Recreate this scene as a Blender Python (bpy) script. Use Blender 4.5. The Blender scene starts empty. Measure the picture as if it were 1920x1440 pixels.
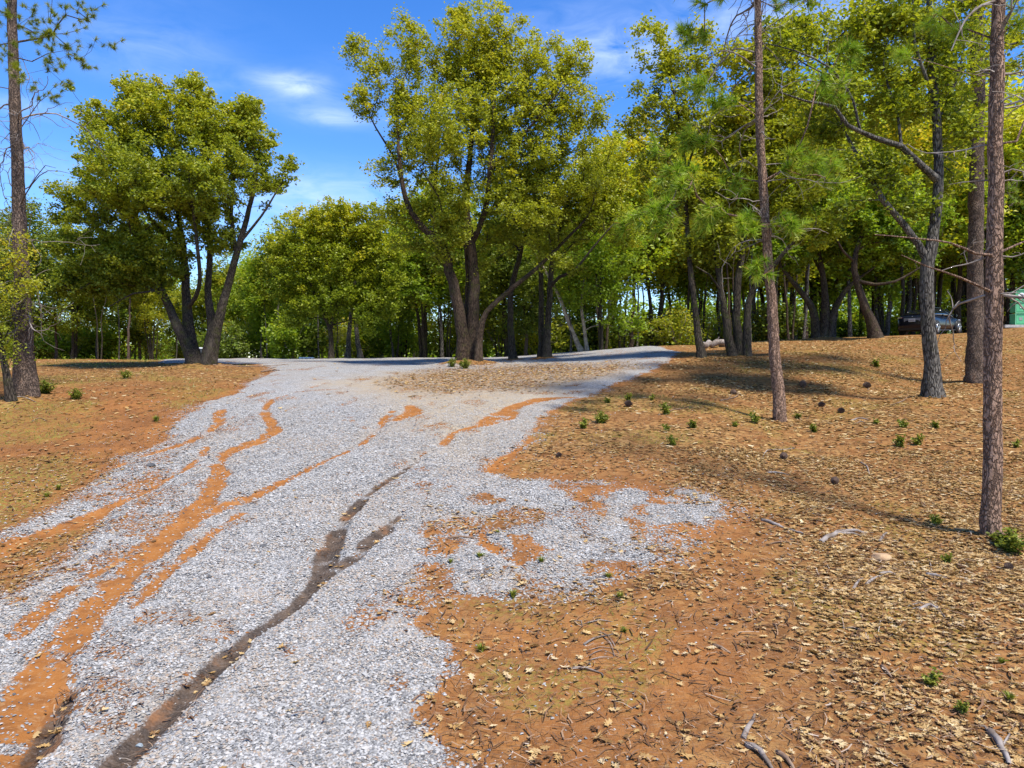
import bpy, bmesh, math, random
import numpy as np
from mathutils import Vector, Matrix

# ------------------------------------------------------------------ camera, sky, sun, exposure
S = bpy.context.scene
COL = S.collection
F = 1330.0                       # focal length in pixels of the 1920 wide photograph
PITCH = math.atan(30.0 / F)
CZ = 1.95
cam_d = bpy.data.cameras.new("camera")
cam_d.sensor_width = 36.0
cam_d.lens = 36.0 * F / 1920.0
cam_d.clip_start = 0.05
cam_d.clip_end = 3000
cam = bpy.data.objects.new("camera", cam_d)
cam.location = (0, 0, CZ)
cam.rotation_euler = (math.pi / 2 - PITCH, 0, 0)
COL.objects.link(cam)
S.camera = cam

SUN_EL, SUN_AZ = math.radians(61), math.radians(142)     # azimuth from +Y towards +X
sv = Vector((math.sin(SUN_AZ) * math.cos(SUN_EL), math.cos(SUN_AZ) * math.cos(SUN_EL), math.sin(SUN_EL)))
sl = bpy.data.lights.new("sun", 'SUN')
sl.energy = 3.7
sl.angle = math.radians(7.0)
sl.color = (1.0, 0.95, 0.86)
so = bpy.data.objects.new("sun", sl)
so.rotation_euler = sv.to_track_quat('Z', 'Y').to_euler()
so.location = (0, 0, 40)
COL.objects.link(so)

w = bpy.data.worlds.new("World")
S.world = w
w.use_nodes = True
nt = w.node_tree
nt.nodes.clear()
N = nt.nodes.new
wo = N('ShaderNodeOutputWorld'); bg = N('ShaderNodeBackground'); sky = N('ShaderNodeTexSky')
sky.sky_type = 'NISHITA'; sky.sun_disc = False
sky.sun_elevation = SUN_EL; sky.sun_rotation = SUN_AZ
sky.altitude = 400; sky.air_density = 1.0; sky.dust_density = 0.25; sky.ozone_density = 3.0
hs = N('ShaderNodeHueSaturation'); hs.inputs['Saturation'].default_value = 1.33; hs.inputs['Hue'].default_value = 0.512; hs.inputs['Value'].default_value = 0.86
nt.links.new(sky.outputs[0], hs.inputs['Color'])
tc = N('ShaderNodeTexCoord')

def pixdir(px, py):
    x = (px - 960) / F; u = (720 - py) / F
    c, s = math.cos(PITCH), math.sin(PITCH)
    return Vector((x, c + u * s, -s + u * c)).normalized()

prev = None
noi = N('ShaderNodeTexNoise'); noi.inputs['Scale'].default_value = 13; noi.inputs['Distortion'].default_value = .6; noi.inputs['Detail'].default_value = 6; noi.inputs['Roughness'].default_value = 0.6
mpn = N('ShaderNodeMapping'); mpn.inputs['Scale'].default_value = (1, 1, 3.2)
nt.links.new(tc.outputs['Generated'], mpn.inputs['Vector']); nt.links.new(mpn.outputs[0], noi.inputs['Vector'])
for (px, py, rx, ry, amt) in [(555, 158, .060, .018, .5), (530, 166, .10, .03, .16), (618, 219, .055, .013, .42), (650, 214, .12, .03, .14), (1165, 105, .11, .04, .4), (1120, 60, .2, .05, .16),
                              (270, 80, .12, .03, .14), (230, 40, .2, .08, .06), (300, 150, .1, .02, .14), (590, 380, .3, .06, .34), (1500, 20, .2, .05, .35), (120, 212, .12, .014, .3), (200, 330, .3, .03, .14), (820, 140, .2, .03, .12)]:
    d = pixdir(px, py)
    sub = N('ShaderNodeVectorMath'); sub.operation = 'SUBTRACT'; sub.inputs[1].default_value = d
    nt.links.new(tc.outputs['Generated'], sub.inputs[0])
    mul = N('ShaderNodeVectorMath'); mul.operation = 'MULTIPLY'; mul.inputs[1].default_value = (1 / rx, 1 / rx, 1 / ry)
    nt.links.new(sub.outputs[0], mul.inputs[0])
    ln = N('ShaderNodeVectorMath'); ln.operation = 'LENGTH'; nt.links.new(mul.outputs[0], ln.inputs[0])
    mr = N('ShaderNodeMapRange'); mr.interpolation_type = 'SMOOTHERSTEP'
    mr.inputs['From Min'].default_value = 1.25; mr.inputs['From Max'].default_value = 0.0
    mr.inputs['To Min'].default_value = 0; mr.inputs['To Max'].default_value = amt
    nt.links.new(ln.outputs['Value'], mr.inputs['Value'])
    nm = N('ShaderNodeMapRange'); nm.inputs['From Min'].default_value = 0.3; nm.inputs['From Max'].default_value = 0.7
    nm.inputs['To Min'].default_value = 0.0; nm.inputs['To Max'].default_value = 1.0
    nt.links.new(noi.outputs['Fac'], nm.inputs['Value'])
    mm = N('ShaderNodeMath'); mm.operation = 'MULTIPLY'
    nt.links.new(mr.outputs[0], mm.inputs[0]); nt.links.new(nm.outputs[0], mm.inputs[1])
    if prev is None:
        prev = mm
    else:
        ad = N('ShaderNodeMath'); ad.operation = 'ADD'; ad.use_clamp = True
        nt.links.new(prev.outputs[0], ad.inputs[0]); nt.links.new(mm.outputs[0], ad.inputs[1]); prev = ad
mx = N('ShaderNodeMix'); mx.data_type = 'RGBA'
mx.inputs['B'].default_value = (3.6, 4.2, 5.4, 1)
nt.links.new(prev.outputs[0], mx.inputs['Factor']); nt.links.new(hs.outputs[0], mx.inputs['A'])
bg.inputs['Strength'].default_value = 0.15
nt.links.new(mx.outputs['Result'], bg.inputs['Color']); nt.links.new(bg.outputs[0], wo.inputs['Surface'])

S.view_settings.view_transform = 'Standard'
S.view_settings.look = 'None'
S.view_settings.exposure = 1.05
S.view_settings.gamma = 1.0
S.cycles.max_bounces = 10
S.cycles.diffuse_bounces = 8
S.cycles.glossy_bounces = 2
S.cycles.transmission_bounces = 4
S.cycles.transparent_max_bounces = 4
S.cycles.caustics_reflective = False
S.cycles.caustics_refractive = False

# ------------------------------------------------------------------ helpers
random.seed(5)
RNG = np.random.default_rng(11)
_tab = RNG.random((256, 256))

def vnoise(x, y, sc, seed=0):
    x = np.asarray(x, float) * sc + 31.7 * seed + 500; y = np.asarray(y, float) * sc + 17.3 * seed + 500
    xi = np.floor(x).astype(int); yi = np.floor(y).astype(int)
    fx = x - xi; fy = y - yi
    fx = fx * fx * (3 - 2 * fx); fy = fy * fy * (3 - 2 * fy)
    g = lambda a, b: _tab[(a + 7 * seed) % 256, (b + 13 * seed) % 256]
    return (g(xi, yi) * (1 - fx) + g(xi + 1, yi) * fx) * (1 - fy) + (g(xi, yi + 1) * (1 - fx) + g(xi + 1, yi + 1) * fx) * fy

def fbm(x, y, sc, seed=0, o=4, g=0.5):
    t = 0; a = 1; n = 0
    for k in range(o):
        t = t + a * vnoise(x, y, sc * 2 ** k, seed + k); n += a; a *= g
    return t / n * 2 - 1

def sstep(a, b, x):
    t = np.clip((x - a) / (b - a), 0, 1)
    return t * t * (3 - 2 * t)

_D = np.array([0.5, 2, 3.5, 5, 7, 10, 13, 17, 21, 25, 30, 36, 45, 60, 90, 150, 400])
_C = np.array([-1100, -400, 0, 375, 880, 1300, 1500, 1750, 1950, 2400, 3000.])
_Z = np.array([
    [-1.95, -1.95, -1.95, -1.83, -1.6, -1.1, -.68, -.25, 0.0, .2, .38, .46, .4, -.5, -4, -10, -25],
    [-1.95, -1.95, -1.95, -1.83, -1.6, -1.1, -.68, -.25, 0.0, .2, .38, .46, .4, -.5, -4, -10, -25],
    [-1.95, -1.95, -1.95, -1.83, -1.6, -1.1, -.66, -.25, 0.0, .2, .36, .42, .3, -.7, -4, -10, -25],
    [-1.95, -1.95, -1.95, -1.80, -1.55, -1.05, -.62, -.25, 0.0, .2, .34, .36, 0, -1.5, -5, -12, -25],
    [-1.95, -1.95, -1.93, -1.75, -1.42, -.98, -.65, -.28, -.03, .18, .38, .45, .2, -1.2, -5, -12, -25],
    [-1.95, -1.95, -1.90, -1.70, -1.40, -.98, -.60, -.1, .34, .62, .93, 1.05, .9, 0, -4, -12, -25],
    [-1.95, -1.95, -1.90, -1.68, -1.42, -1.12, -.80, -.15, .4, .8, 1.18, 1.38, 1.3, .5, -3, -10, -25],
    [-1.95, -1.95, -1.88, -1.68, -1.48, -1.05, -.66, -.40, .25, .85, 1.38, 1.66, 2.1, 1.6, -1, -8, -25],
    [-1.95, -1.95, -1.85, -1.66, -1.50, -1.10, -.75, -.35, .3, .95, 1.65, 2.05, 2.4, 2.2, 0, -6, -25],
    [-1.95, -1.95, -1.85, -1.66, -1.50, -1.10, -.75, -.35, .3, .95, 1.65, 2.05, 2.4, 2.2, 0, -6, -25],
    [-1.95, -1.95, -1.85, -1.66, -1.50, -1.10, -.75, -.35, .3, .95, 1.65, 2.05, 2.4, 2.2, 0, -6, -25]])

def _hermite(tabx, tabm, x):
    """tabm (..., n) slopes -> cubic hermite at x; returns idx, weights"""
    i = np.clip(np.searchsorted(tabx, x, side='right') - 1, 0, len(tabx) - 2)
    h = tabx[i + 1] - tabx[i]
    t = np.clip((x - tabx[i]) / h, 0, 1)
    return i, t, h

_LD = np.log(_D)
_SL = np.zeros_like(_Z)
for _r in range(_Z.shape[0]):                       # monotone slopes along depth
    dl = np.diff(_Z[_r]) / np.diff(_LD)
    m = np.zeros(len(_LD)); m[1:-1] = (dl[:-1] + dl[1:]) / 2
    for k in range(1, len(m) - 1):
        if dl[k - 1] * dl[k] <= 0: m[k] = 0
        else: m[k] = np.sign(dl[k]) * min(abs(m[k]), 3 * abs(dl[k]), 3 * abs(dl[k - 1]))
    m[-1] = dl[-1]
    _SL[_r] = m

def base_z(x, y):
    x = np.asarray(x, float); y = np.asarray(y, float)
    d = np.log(np.clip(y, 0.5, 400))
    i, t, h = _hermite(_LD, None, d)
    px = 960 + F * x / np.clip(y, 2.5, None)
    j = np.clip(np.searchsorted(_C, px, side='right') - 1, 0, len(_C) - 2)
    s = np.clip((px - _C[j]) / (_C[j + 1] - _C[j]), 0, 1); s = s * s * (3 - 2 * s)
    h00 = 2 * t**3 - 3 * t**2 + 1; h10 = t**3 - 2 * t**2 + t; h01 = -2 * t**3 + 3 * t**2; h11 = t**3 - t**2
    def prof(r): return h00 * _Z[r, i] + h10 * h * _SL[r, i] + h01 * _Z[r, i + 1] + h11 * h * _SL[r, i + 1]
    z = prof(j) * (1 - s) + prof(j + 1) * s
    return z + CZ + 0.05 * fbm(x, y, .45, 3, 3) + 0.018 * fbm(x, y, 2.3, 9, 2)

def ray(px, py):
    x = (px - 960) / F; u = (720 - py) / F
    c, s = math.cos(PITCH), math.sin(PITCH)
    fy = c + u * s; fz = -s + u * c
    return x / fy, fz / fy                        # per metre of forward distance

def P(px, py, Y):
    a, b = ray(px, py)
    return np.array([a * Y, Y, CZ + b * Y])

_YS = np.exp(np.linspace(math.log(1.2), math.log(40), 900))
def G(px, py):
    """where the sight line through (px, py) meets the ground"""
    a, b = ray(px, py)
    dz = CZ + b * _YS - base_z(a * _YS, _YS)
    k = np.where(dz < 0)[0]
    if len(k) == 0:
        k = int(np.argmin(dz[600:])) + 600
    else:
        k = int(k[0])
        if k > 0:
            t = dz[k - 1] / (dz[k - 1] - dz[k]); Y = _YS[k - 1] + t * (_YS[k] - _YS[k - 1])
            return a * Y, Y
    return a * _YS[k], _YS[k]

def topix(x, y, z=None):
    if z is None: z = base_z(x, y)
    c, s = math.cos(PITCH), math.sin(PITCH)
    zz = z - CZ
    dep = y * c - zz * s; up = y * s + zz * c
    dep = np.clip(dep, .1, None)
    return 960 + F * x / dep, 720 - F * up / dep

def seg_field(x, y, pts):
    """smallest (distance - half width) to a polyline with half widths"""
    best = np.full(x.shape, 1e3)
    for (x0, y0, w0), (x1, y1, w1) in zip(pts[:-1], pts[1:]):
        dx, dy = x1 - x0, y1 - y0
        t = np.clip(((x - x0) * dx + (y - y0) * dy) / max(dx * dx + dy * dy, 1e-9), 0, 1)
        d = np.hypot(x - x0 - t * dx, y - y0 - t * dy) - (w0 + t * (w1 - w0))
        best = np.minimum(best, d)
    return best

def poly_sd(x, y, pts):
    """signed distance, positive inside"""
    ins = np.zeros(x.shape, bool); best = np.full(x.shape, 1e3)
    n = len(pts)
    for k in range(n):
        x0, y0 = pts[k]; x1, y1 = pts[(k + 1) % n]
        dx, dy = x1 - x0, y1 - y0
        t = np.clip(((x - x0) * dx + (y - y0) * dy) / max(dx * dx + dy * dy, 1e-9), 0, 1)
        best = np.minimum(best, np.hypot(x - x0 - t * dx, y - y0 - t * dy))
        if abs(dy) > 1e-9:
            c = ((y0 > y) != (y1 > y)) & (x < dx * (y - y0) / dy + x0)
            ins ^= c
    return np.where(ins, best, -best)

def line3(l): return [(*G(a, b), w_) for a, b, w_ in l]
def poly(l): return [G(a, b) for a, b in l]

GRAVEL = poly([(300, 681), (400, 681), (470, 683), (520, 692), (500, 708), (462, 720), (448, 738), (385, 755), (345, 790), (315, 828),
               (235, 868), (205, 895), (150, 935), (60, 985), (-80, 1035), (-260, 1130), (-500, 1500), (-500, 2600), (900, 2600), (830, 1600),
               (820, 1440), (800, 1390), (785, 1340), (835, 1262), (830, 1215), (785, 1190), (760, 1160), (800, 1115), (870, 1115), (950, 1112), (1000, 1092),
               (1080, 1095), (1180, 1066), (1232, 1040), (1290, 1018), (1325, 985), (1340, 945), (1300, 925), (1230, 920), (1160, 905),
               (1010, 903), (955, 902), (918, 888), (968, 835), (1005, 785), (1060, 757), (1150, 723), (1230, 692), (1262, 672), (1270, 660)]) 
GRAVEL += [(GRAVEL[-1][0] + 1.0, 36.), (10., 46.), (-22., 46.), (-16., 33.)]
HOLES = [poly(h) for h in (
    [(-120, 1030), (60, 1000), (190, 962), (205, 990), (130, 1050), (60, 1100), (-60, 1170), (-260, 1290), (-300, 1100)],
    [(850, 1000), (880, 972), (960, 962), (1060, 955), (1085, 963), (1000, 985), (950, 1002)],
    [(775, 1078), (830, 1072), (838, 1100), (800, 1125)],
    [(250, 905), (330, 870), (300, 900), (260, 925), (190, 950)])]
RILLS = [line3(l) for l in (
    [(-160, 1560, .24), (-40, 1430, .21), (60, 1310, .18), (130, 1200, .15), (200, 1120, .14), (270, 1050, .16), (340, 990, .20), (390, 935, .18),
     (415, 892, .14), (405, 872, .1), (430, 848, .11), (480, 832, .15), (508, 816, .13), (512, 800, .06), (497, 780, .1), (500, 762, .09),
     (515, 748, .05), (560, 735, .035), (640, 712, .02)],
    [(360, 975, .16), (430, 950, .13), (500, 920, .1), (560, 890, .08), (620, 862, .06), (665, 843, .04), (695, 822, .1), (712, 797, .07), (735, 772, .04)],
    [(170, 893, .03), (290, 850, .05), (350, 831, .07), (390, 812, .09), (410, 795, .1), (412, 776, .1), (420, 764, .03)],
    [(352, 880, .09), (375, 858, .1), (385, 840, .06)],
    [(922, 882, .08), (960, 850, .07), (990, 830, .05), (1010, 800, .04)],
    [(832, 838, .1), (850, 812, .07), (900, 800, .13), (935, 785, .24), (960, 765, .16), (1010, 750, .16), (1080, 745, .1)],
    [(740, 790, .05), (775, 775, .16), (770, 762, .1)],
    [(-100, 1080, .08), (60, 1010, .1), (180, 965, .09), (260, 930, .08), (330, 890, .05), (390, 868, .04)],
    [(30, 1190, .05), (120, 1110, .08), (210, 1060, .07), (300, 1000, .05)],
    [(250, 1140, .05), (330, 1060, .08), (400, 1000, .07), (450, 965, .06)],
    [(1000, 1075, .02), (880, 1000, .1), (850, 1005, .05)])]
RUTS = [line3(l) for l in (
    [(60, 1600, .10), (190, 1460, .09), (255, 1392, .085), (325, 1325, .075), (400, 1255, .08), (470, 1192, .06), (555, 1135, .055), (600, 1085, .075),
     (620, 1030, .07), (636, 985, .045), (680, 935, .035), (742, 892, .03), (790, 858, .06)],
    [(615, 1080, .03), (680, 1030, .05), (715, 1000, .06), (748, 968, .03)],
    [(30, 1450, .02), (80, 1390, .06), (110, 1330, .05), (135, 1290, .01)])]
ROADLIT_SHADE = poly([(735, 714), (800, 698), (900, 690), (1010, 686), (1150, 684), (1180, 692), (1060, 712), (930, 733), (800, 738)])  # leaf litter; also puts the mound oak's cast shadow into the gravel colour
TANBAND = poly([(610, 720), (760, 700), (1050, 700), (1150, 695), (1050, 745), (950, 790), (860, 850), (800, 830), (740, 790), (700, 745)])
THIN = poly([(640, 1060), (700, 950), (790, 840), (850, 860), (930, 885), (1010, 960), (860, 1010), (880, 1060), (860, 1110), (790, 1200), (760, 1260), (740, 1180), (790, 1060), (720, 1020)])
SPUR = poly([(830, 900), (1350, 900), (1350, 1130), (760, 1150), (760, 1000)])
BARE = [(poly(p_), a_) for p_, a_ in (
    ([(960, 890), (1100, 865), (1240, 880), (1240, 915), (1000, 903)], .8),
    ([(1300, 940), (1450, 950), (1480, 1040), (1430, 1180), (1560, 1290), (1400, 1350), (1280, 1200), (1330, 1030)], .75),
    ([(850, 1140), (1350, 1130), (1400, 1300), (1330, 1440), (1250, 1600), (820, 1600)], .8),
    ([(1560, 950), (1680, 955), (1650, 990), (1570, 985)], .75),
    ([(1650, 1210), (1800, 1210), (1850, 1240), (1700, 1250)], .6),
    ([(1620, 1380), (1800, 1380), (1820, 1600), (1600, 1600)], .6))]

MOUNDS = [((px - 960) / F * Y, Y, r, h) for px, Y, r, h in ((1858, 6.3, .22, .05), (1828, 16.6, .6, .12), (1462, 11.7, .26, .05), (1749, 13.3, .5, .11), (48, 13.5, .5, .10), (22, 13., .3, .05),
          (378, 21., .9, .16), (880, 22., .9, .22), (962, 24., .45, .10), (1019, 24., .5, .10), (1313, 20., .4, .08), (1386, 20., .6, .10), (1542, 29., .8, .12), (1642, 27., .6, .12))]
def mound(x, y):
    t = np.zeros(np.shape(x))
    a = np.zeros(np.shape(x))
    for mx_, my_, r, h in MOUNDS:
        g_ = np.exp(-((x - mx_) ** 2 + (y - my_) ** 2) / (r * r)); t = t + h * g_; a = np.maximum(a, g_)
    return t, a
def masks(x, y):
    n1 = fbm(x, y, 1.1, 21, 4); n2 = fbm(x, y, 5.0, 31, 3); n3 = fbm(x, y, 17., 41, 2)
    px, py = topix(x, y)
    sd = poly_sd(x, y, GRAVEL)
    for h in HOLES: sd = np.minimum(sd, -poly_sd(x, y, h))
    spur = sstep(-.3, .4, poly_sd(x, y, SPUR))
    left = sstep(560, 200, px) * sstep(840, 960, py) * sstep(1500, 1150, py)
    soft = .12 + .16 * spur + .22 * left * sstep(.9, .0, sd)
    e = sd + (.14 + .12 * spur) * n1 + .11 * n2 + .05 * n3
    g = sstep(-soft, soft, e)
    nm = fbm(x, y, 2.6, 61, 4)
    g = g * (1 - spur * .88 * sstep(-.02, .28, nm + .3 * n1 + .3 * n2))
    thin = sstep(-.3, .3, poly_sd(x, y, THIN) + .3 * n1)
    g = g * (1 - thin * .62 * sstep(-.25, .25, nm + .4 * n2))
    g = g * (1 - .65 * sstep(.18, .55, nm + .4 * n1))
    g = g * (1 - left * .85 * sstep(-.1, .28, n1 * .7 + n2 * .5))
    # thin halo of stray stones outside the edge
    halo = sstep(-.55, 0, sd) * .28 * sstep(-.1, .5, n1 + .4 * n3)
    r = np.full(x.shape, 1e3)
    for l in RILLS: r = np.minimum(r, seg_field(x, y, l))
    r = r + .08 * n1 + .06 * n2 + .035 * n3
    rill = sstep(.05, -.06, r) * (1 - .6 * sstep(.2, .45, fbm(x, y, 3.2, 95, 3) + .3 * n3))
    k = np.full(x.shape, 1e3)
    for l in RUTS: k = np.minimum(k, seg_field(x, y, l))
    k = k + .03 * n2 + .015 * n3 + .06 * n1
    rut = sstep(.06, -.03, k)
    rut = np.maximum(rut, .3 * sstep(.12, .02, k) * sstep(.0, .4, n2 + n3))
    rut = rut * (1 - .75 * sstep(9.0, 7.0, 16 - y) * sstep(-.2, .3, n2 + .6 * n3)) * (1 - .5 * sstep(.15, .5, n2))
    halo = np.maximum(halo * 0, 0) + halo
    g = g * (1 - .45 * sstep(.28, .0, k) * sstep(-.3, .3, n2 + n3))
    stk = fbm(x * 1.0 - y * .10, y * .22 + x * .05, 2.6, 103, 4)
    g = g * (1 - .55 * sstep(.12, .42, stk + .25 * n3)) 
    inside = (sd > -.1)
    lit = np.zeros(x.shape)
    right = sstep(-.05, .35, -sd + .1 * n2) * sstep(-.5, .6, x + .35 * (y - 5) * 0 + 1.2)
    rgt = sstep(700, 860, px)
    lit = right * rgt
    for b_, a_ in BARE: lit = lit * (1 - a_ * sstep(-.5, .5, poly_sd(x, y, b_) + .6 * n1))
    lit = lit * (.55 + .45 * sstep(-.5, .35, n1 + .3 * n2))
    rl_shade = sstep(-1.2, 1.0, poly_sd(x, y, ROADLIT_SHADE) + .8 * n1)
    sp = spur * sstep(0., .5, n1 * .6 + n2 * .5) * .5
    lit_shade_road = np.maximum(rl_shade * .95, sp)
    lft = (1 - rgt) * sstep(0, .5, -sd)
    duff_l = lft * sstep(12.5, 18, y + 2 * n1) * sstep(31, 24, y) * sstep(-.9, .1, n1 + .4 * n2 + .5)
    lit = np.maximum(lit, duff_l * .8)
    grass = lft * (sstep(22, 27, y) * sstep(36, 29, y) * .9 * sstep(-15, -12, -(-x)) * 1.0 + sstep(-.1, .4, fbm(x, y, .7, 77, 3) + .25 * n2) * .75)
    grass = grass + (1 - lft) * rgt * (1 - inside) * .55 * sstep(.2, .55, fbm(x, y, .8, 87, 3) + .25 * n2)
    tan = sstep(-1.0, .8, poly_sd(x, y, TANBAND) + .6 * n1)
    mt, ma = mound(x, y)
    ms = sstep(.12, .55, ma + .18 * n2); g = g * (1 - ms); halo = halo * (1 - ms); lit = np.maximum(lit, ms * .75)
    return dict(mt=mt, g=np.clip(np.maximum(g, halo), 0, 1), rill=rill, rut=rut, lit=np.clip(lit, 0, 1), rl_shade=np.clip(lit_shade_road, 0, 1),
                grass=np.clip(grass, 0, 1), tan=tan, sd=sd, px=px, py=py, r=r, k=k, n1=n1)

def carve(m):
    edge = .035 * sstep(-.25, .25, m['sd'])
    return m['mt'] + edge - .05 * sstep(.12, -.1, m['r']) * sstep(-.3, .1, m['sd']) - .085 * sstep(.15, -.12, m['k'])

def gz(x, y):
    x = np.atleast_1d(np.asarray(x, float)); y = np.atleast_1d(np.asarray(y, float))
    m = masks(x, y)
    return base_z(x, y) + carve(m)

def tag(o, label=None, cat=None, group=None, kind=None):
    if label: o['label'] = label
    if cat: o['category'] = cat
    if group: o['group'] = group
    if kind: o['kind'] = kind
    return o

def empty(name, loc, label, cat, group=None, rz=0):
    o = bpy.data.objects.new(name, None)
    o.empty_display_size = .2
    o.location = loc; o.rotation_euler = (0, 0, rz)
    COL.objects.link(o)
    return tag(o, label, cat, group)

def mesh_np(name, V, Fs, mat, parent=None, tint=None, smooth=False, attrs=None):
    """V (n,3); Fs = (m,k) array or list of such arrays"""
    me = bpy.data.meshes.new(name)
    V = np.asarray(V, np.float32)
    if not isinstance(Fs, list): Fs = [Fs]
    V = np.asarray(V, np.float32).reshape(-1, 3)
    Fs = [np.asarray(f, np.int32) for f in Fs if len(f)]
    me.vertices.add(len(V)); me.vertices.foreach_set('co', V.ravel())
    nl = sum(f.size for f in Fs); npoly = sum(len(f) for f in Fs)
    me.loops.add(nl); me.loops.foreach_set('vertex_index', np.concatenate([f.ravel() for f in Fs]))
    st = []; c = 0
    for f in Fs:
        st.append(c + np.arange(len(f)) * f.shape[1]); c += f.size
    me.polygons.add(npoly); me.polygons.foreach_set('loop_start', np.concatenate(st).astype(np.int32))
    me.polygons.foreach_set('use_smooth', np.full(npoly, smooth, bool))
    me.update(calc_edges=True)
    if tint is not None:
        a = me.attributes.new('tint', 'FLOAT', 'FACE'); a.data.foreach_set('value', np.asarray(tint, np.float32))
    for k, v in (attrs or {}).items():
        a = me.attributes.new(k, 'FLOAT', 'POINT'); a.data.foreach_set('value', np.asarray(v, np.float32))
    me.materials.append(mat)
    o = bpy.data.objects.new(name, me)
    COL.objects.link(o)
    if parent is not None:
        o.parent = parent
    return o

# ------------------------------------------------------------------ materials
class M_:
    def __init__(s, name):
        s.m = bpy.data.materials.new(name); s.m.use_nodes = True; s.t = s.m.node_tree; s.t.nodes.clear()
        s.out = s.n('ShaderNodeOutputMaterial')
    def n(s, t, **kw):
        nd = s.t.nodes.new(t)
        for k, v in kw.items():
            if k.startswith('i_'):
                nd.inputs[k[2:].replace('_', ' ')].default_value = v
            else: setattr(nd, k, v)
        return nd
    def l(s, a, b): s.t.links.new(a, b)
    def mix(s, f, a, b, blend='MIX'):
        x = s.n('ShaderNodeMix', data_type='RGBA', blend_type=blend)
        for sock, v in (('Factor', f), ('A', a), ('B', b)):
            if hasattr(v, 'is_linked') or isinstance(v, bpy.types.NodeSocket): s.l(v, x.inputs[sock])
            elif sock == 'Factor': x.inputs[sock].default_value = v
            else: x.inputs[sock].default_value = (*v, 1) if len(v) == 3 else v
        return x.outputs['Result']
    def math(s, op, a, b=0.0, clamp=False):
        x = s.n('ShaderNodeMath', operation=op, use_clamp=clamp)
        for k, v in ((0, a), (1, b)):
            if isinstance(v, bpy.types.NodeSocket): s.l(v, x.inputs[k])
            else: x.inputs[k].default_value = v
        return x.outputs[0]
    def ramp(s, f, stops, interp='LINEAR'):
        x = s.n('ShaderNodeValToRGB'); cr = x.color_ramp; cr.interpolation = interp
        while len(cr.elements) < len(stops): cr.elements.new(.5)
        for e, (p, c) in zip(cr.elements, stops):
            e.position = p; e.color = (*c, 1)
        s.l(f, x.inputs[0]); return x.outputs[0]
    def mr(s, v, a, b, c=0., d=1.):
        x = s.n('ShaderNodeMapRange', interpolation_type='SMOOTHSTEP')
        s.l(v, x.inputs['Value'])
        for k, q in (('From Min', a), ('From Max', b), ('To Min', c), ('To Max', d)): x.inputs[k].default_value = q
        return x.outputs[0]
    def attr(s, name): return s.n('ShaderNodeAttribute', attribute_name=name).outputs['Fac']
    def noise(s, vec, sc, det=3, rough=.5):
        x = s.n('ShaderNodeTexNoise', i_Scale=sc, i_Detail=det, i_Roughness=rough); s.l(vec, x.inputs['Vector']); return x.outputs['Fac']
    def voro(s, vec, sc, feat='F1', rnd=1.0):
        x = s.n('ShaderNodeTexVoronoi', feature=feat, i_Scale=sc, i_Randomness=rnd); s.l(vec, x.inputs['Vector']); return x
    def obj(s, sc=(1, 1, 1)):
        t = s.n('ShaderNodeTexCoord'); mp = s.n('ShaderNodeMapping'); mp.inputs['Scale'].default_value = sc
        s.l(t.outputs['Object'], mp.inputs['Vector']); return mp.outputs[0]

def pbr(name, col, rough=.5, metal=0., bump=None, coat=0., noise=None, spec=None):
    k = M_(name); b = k.n('ShaderNodeBsdfPrincipled', i_Roughness=rough, i_Metallic=metal)
    b.inputs['Coat Weight'].default_value = coat
    if spec is not None: b.inputs['Specular IOR Level'].default_value = spec
    if noise:
        v = k.obj(); f = k.noise(v, noise[0], 4, .6)
        k.l(k.mix(k.mr(f, .35, .65), col, noise[1]), b.inputs['Base Color'])
    else: b.inputs['Base Color'].default_value = (*col, 1)
    if bump:
        v = k.obj(); f = k.noise(v, bump[0], 4, .6); bp = k.n('ShaderNodeBump', i_Strength=bump[1], i_Distance=bump[2])
        k.l(f, bp.inputs['Height']); k.l(bp.outputs[0], b.inputs['Normal'])
    k.l(b.outputs[0], k.out.inputs[0]); return k.m

def leaf_mat(name, stops, trans=.5, gloss=.03):
    k = M_(name)
    c = k.ramp(k.attr('tint'), stops)
    d = k.n('ShaderNodeBsdfDiffuse'); t = k.n('ShaderNodeBsdfTranslucent'); g = k.n('ShaderNodeBsdfGlossy', i_Roughness=.45)
    k.l(c, d.inputs[0])
    br = k.mix(1.0, c, (1.25, 1.25, .7), 'MULTIPLY'); k.l(br, t.inputs[0])
    g.inputs[0].default_value = (.75, .75, .6, 1)
    m1 = k.n('ShaderNodeMixShader'); m1.inputs[0].default_value = trans; k.l(d.outputs[0], m1.inputs[1]); k.l(t.outputs[0], m1.inputs[2])
    m2 = k.n('ShaderNodeMixShader'); m2.inputs[0].default_value = gloss; k.l(m1.outputs[0], m2.inputs[1]); k.l(g.outputs[0], m2.inputs[2])
    k.l(m2.outputs[0], k.out.inputs[0]); return k.m

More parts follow.
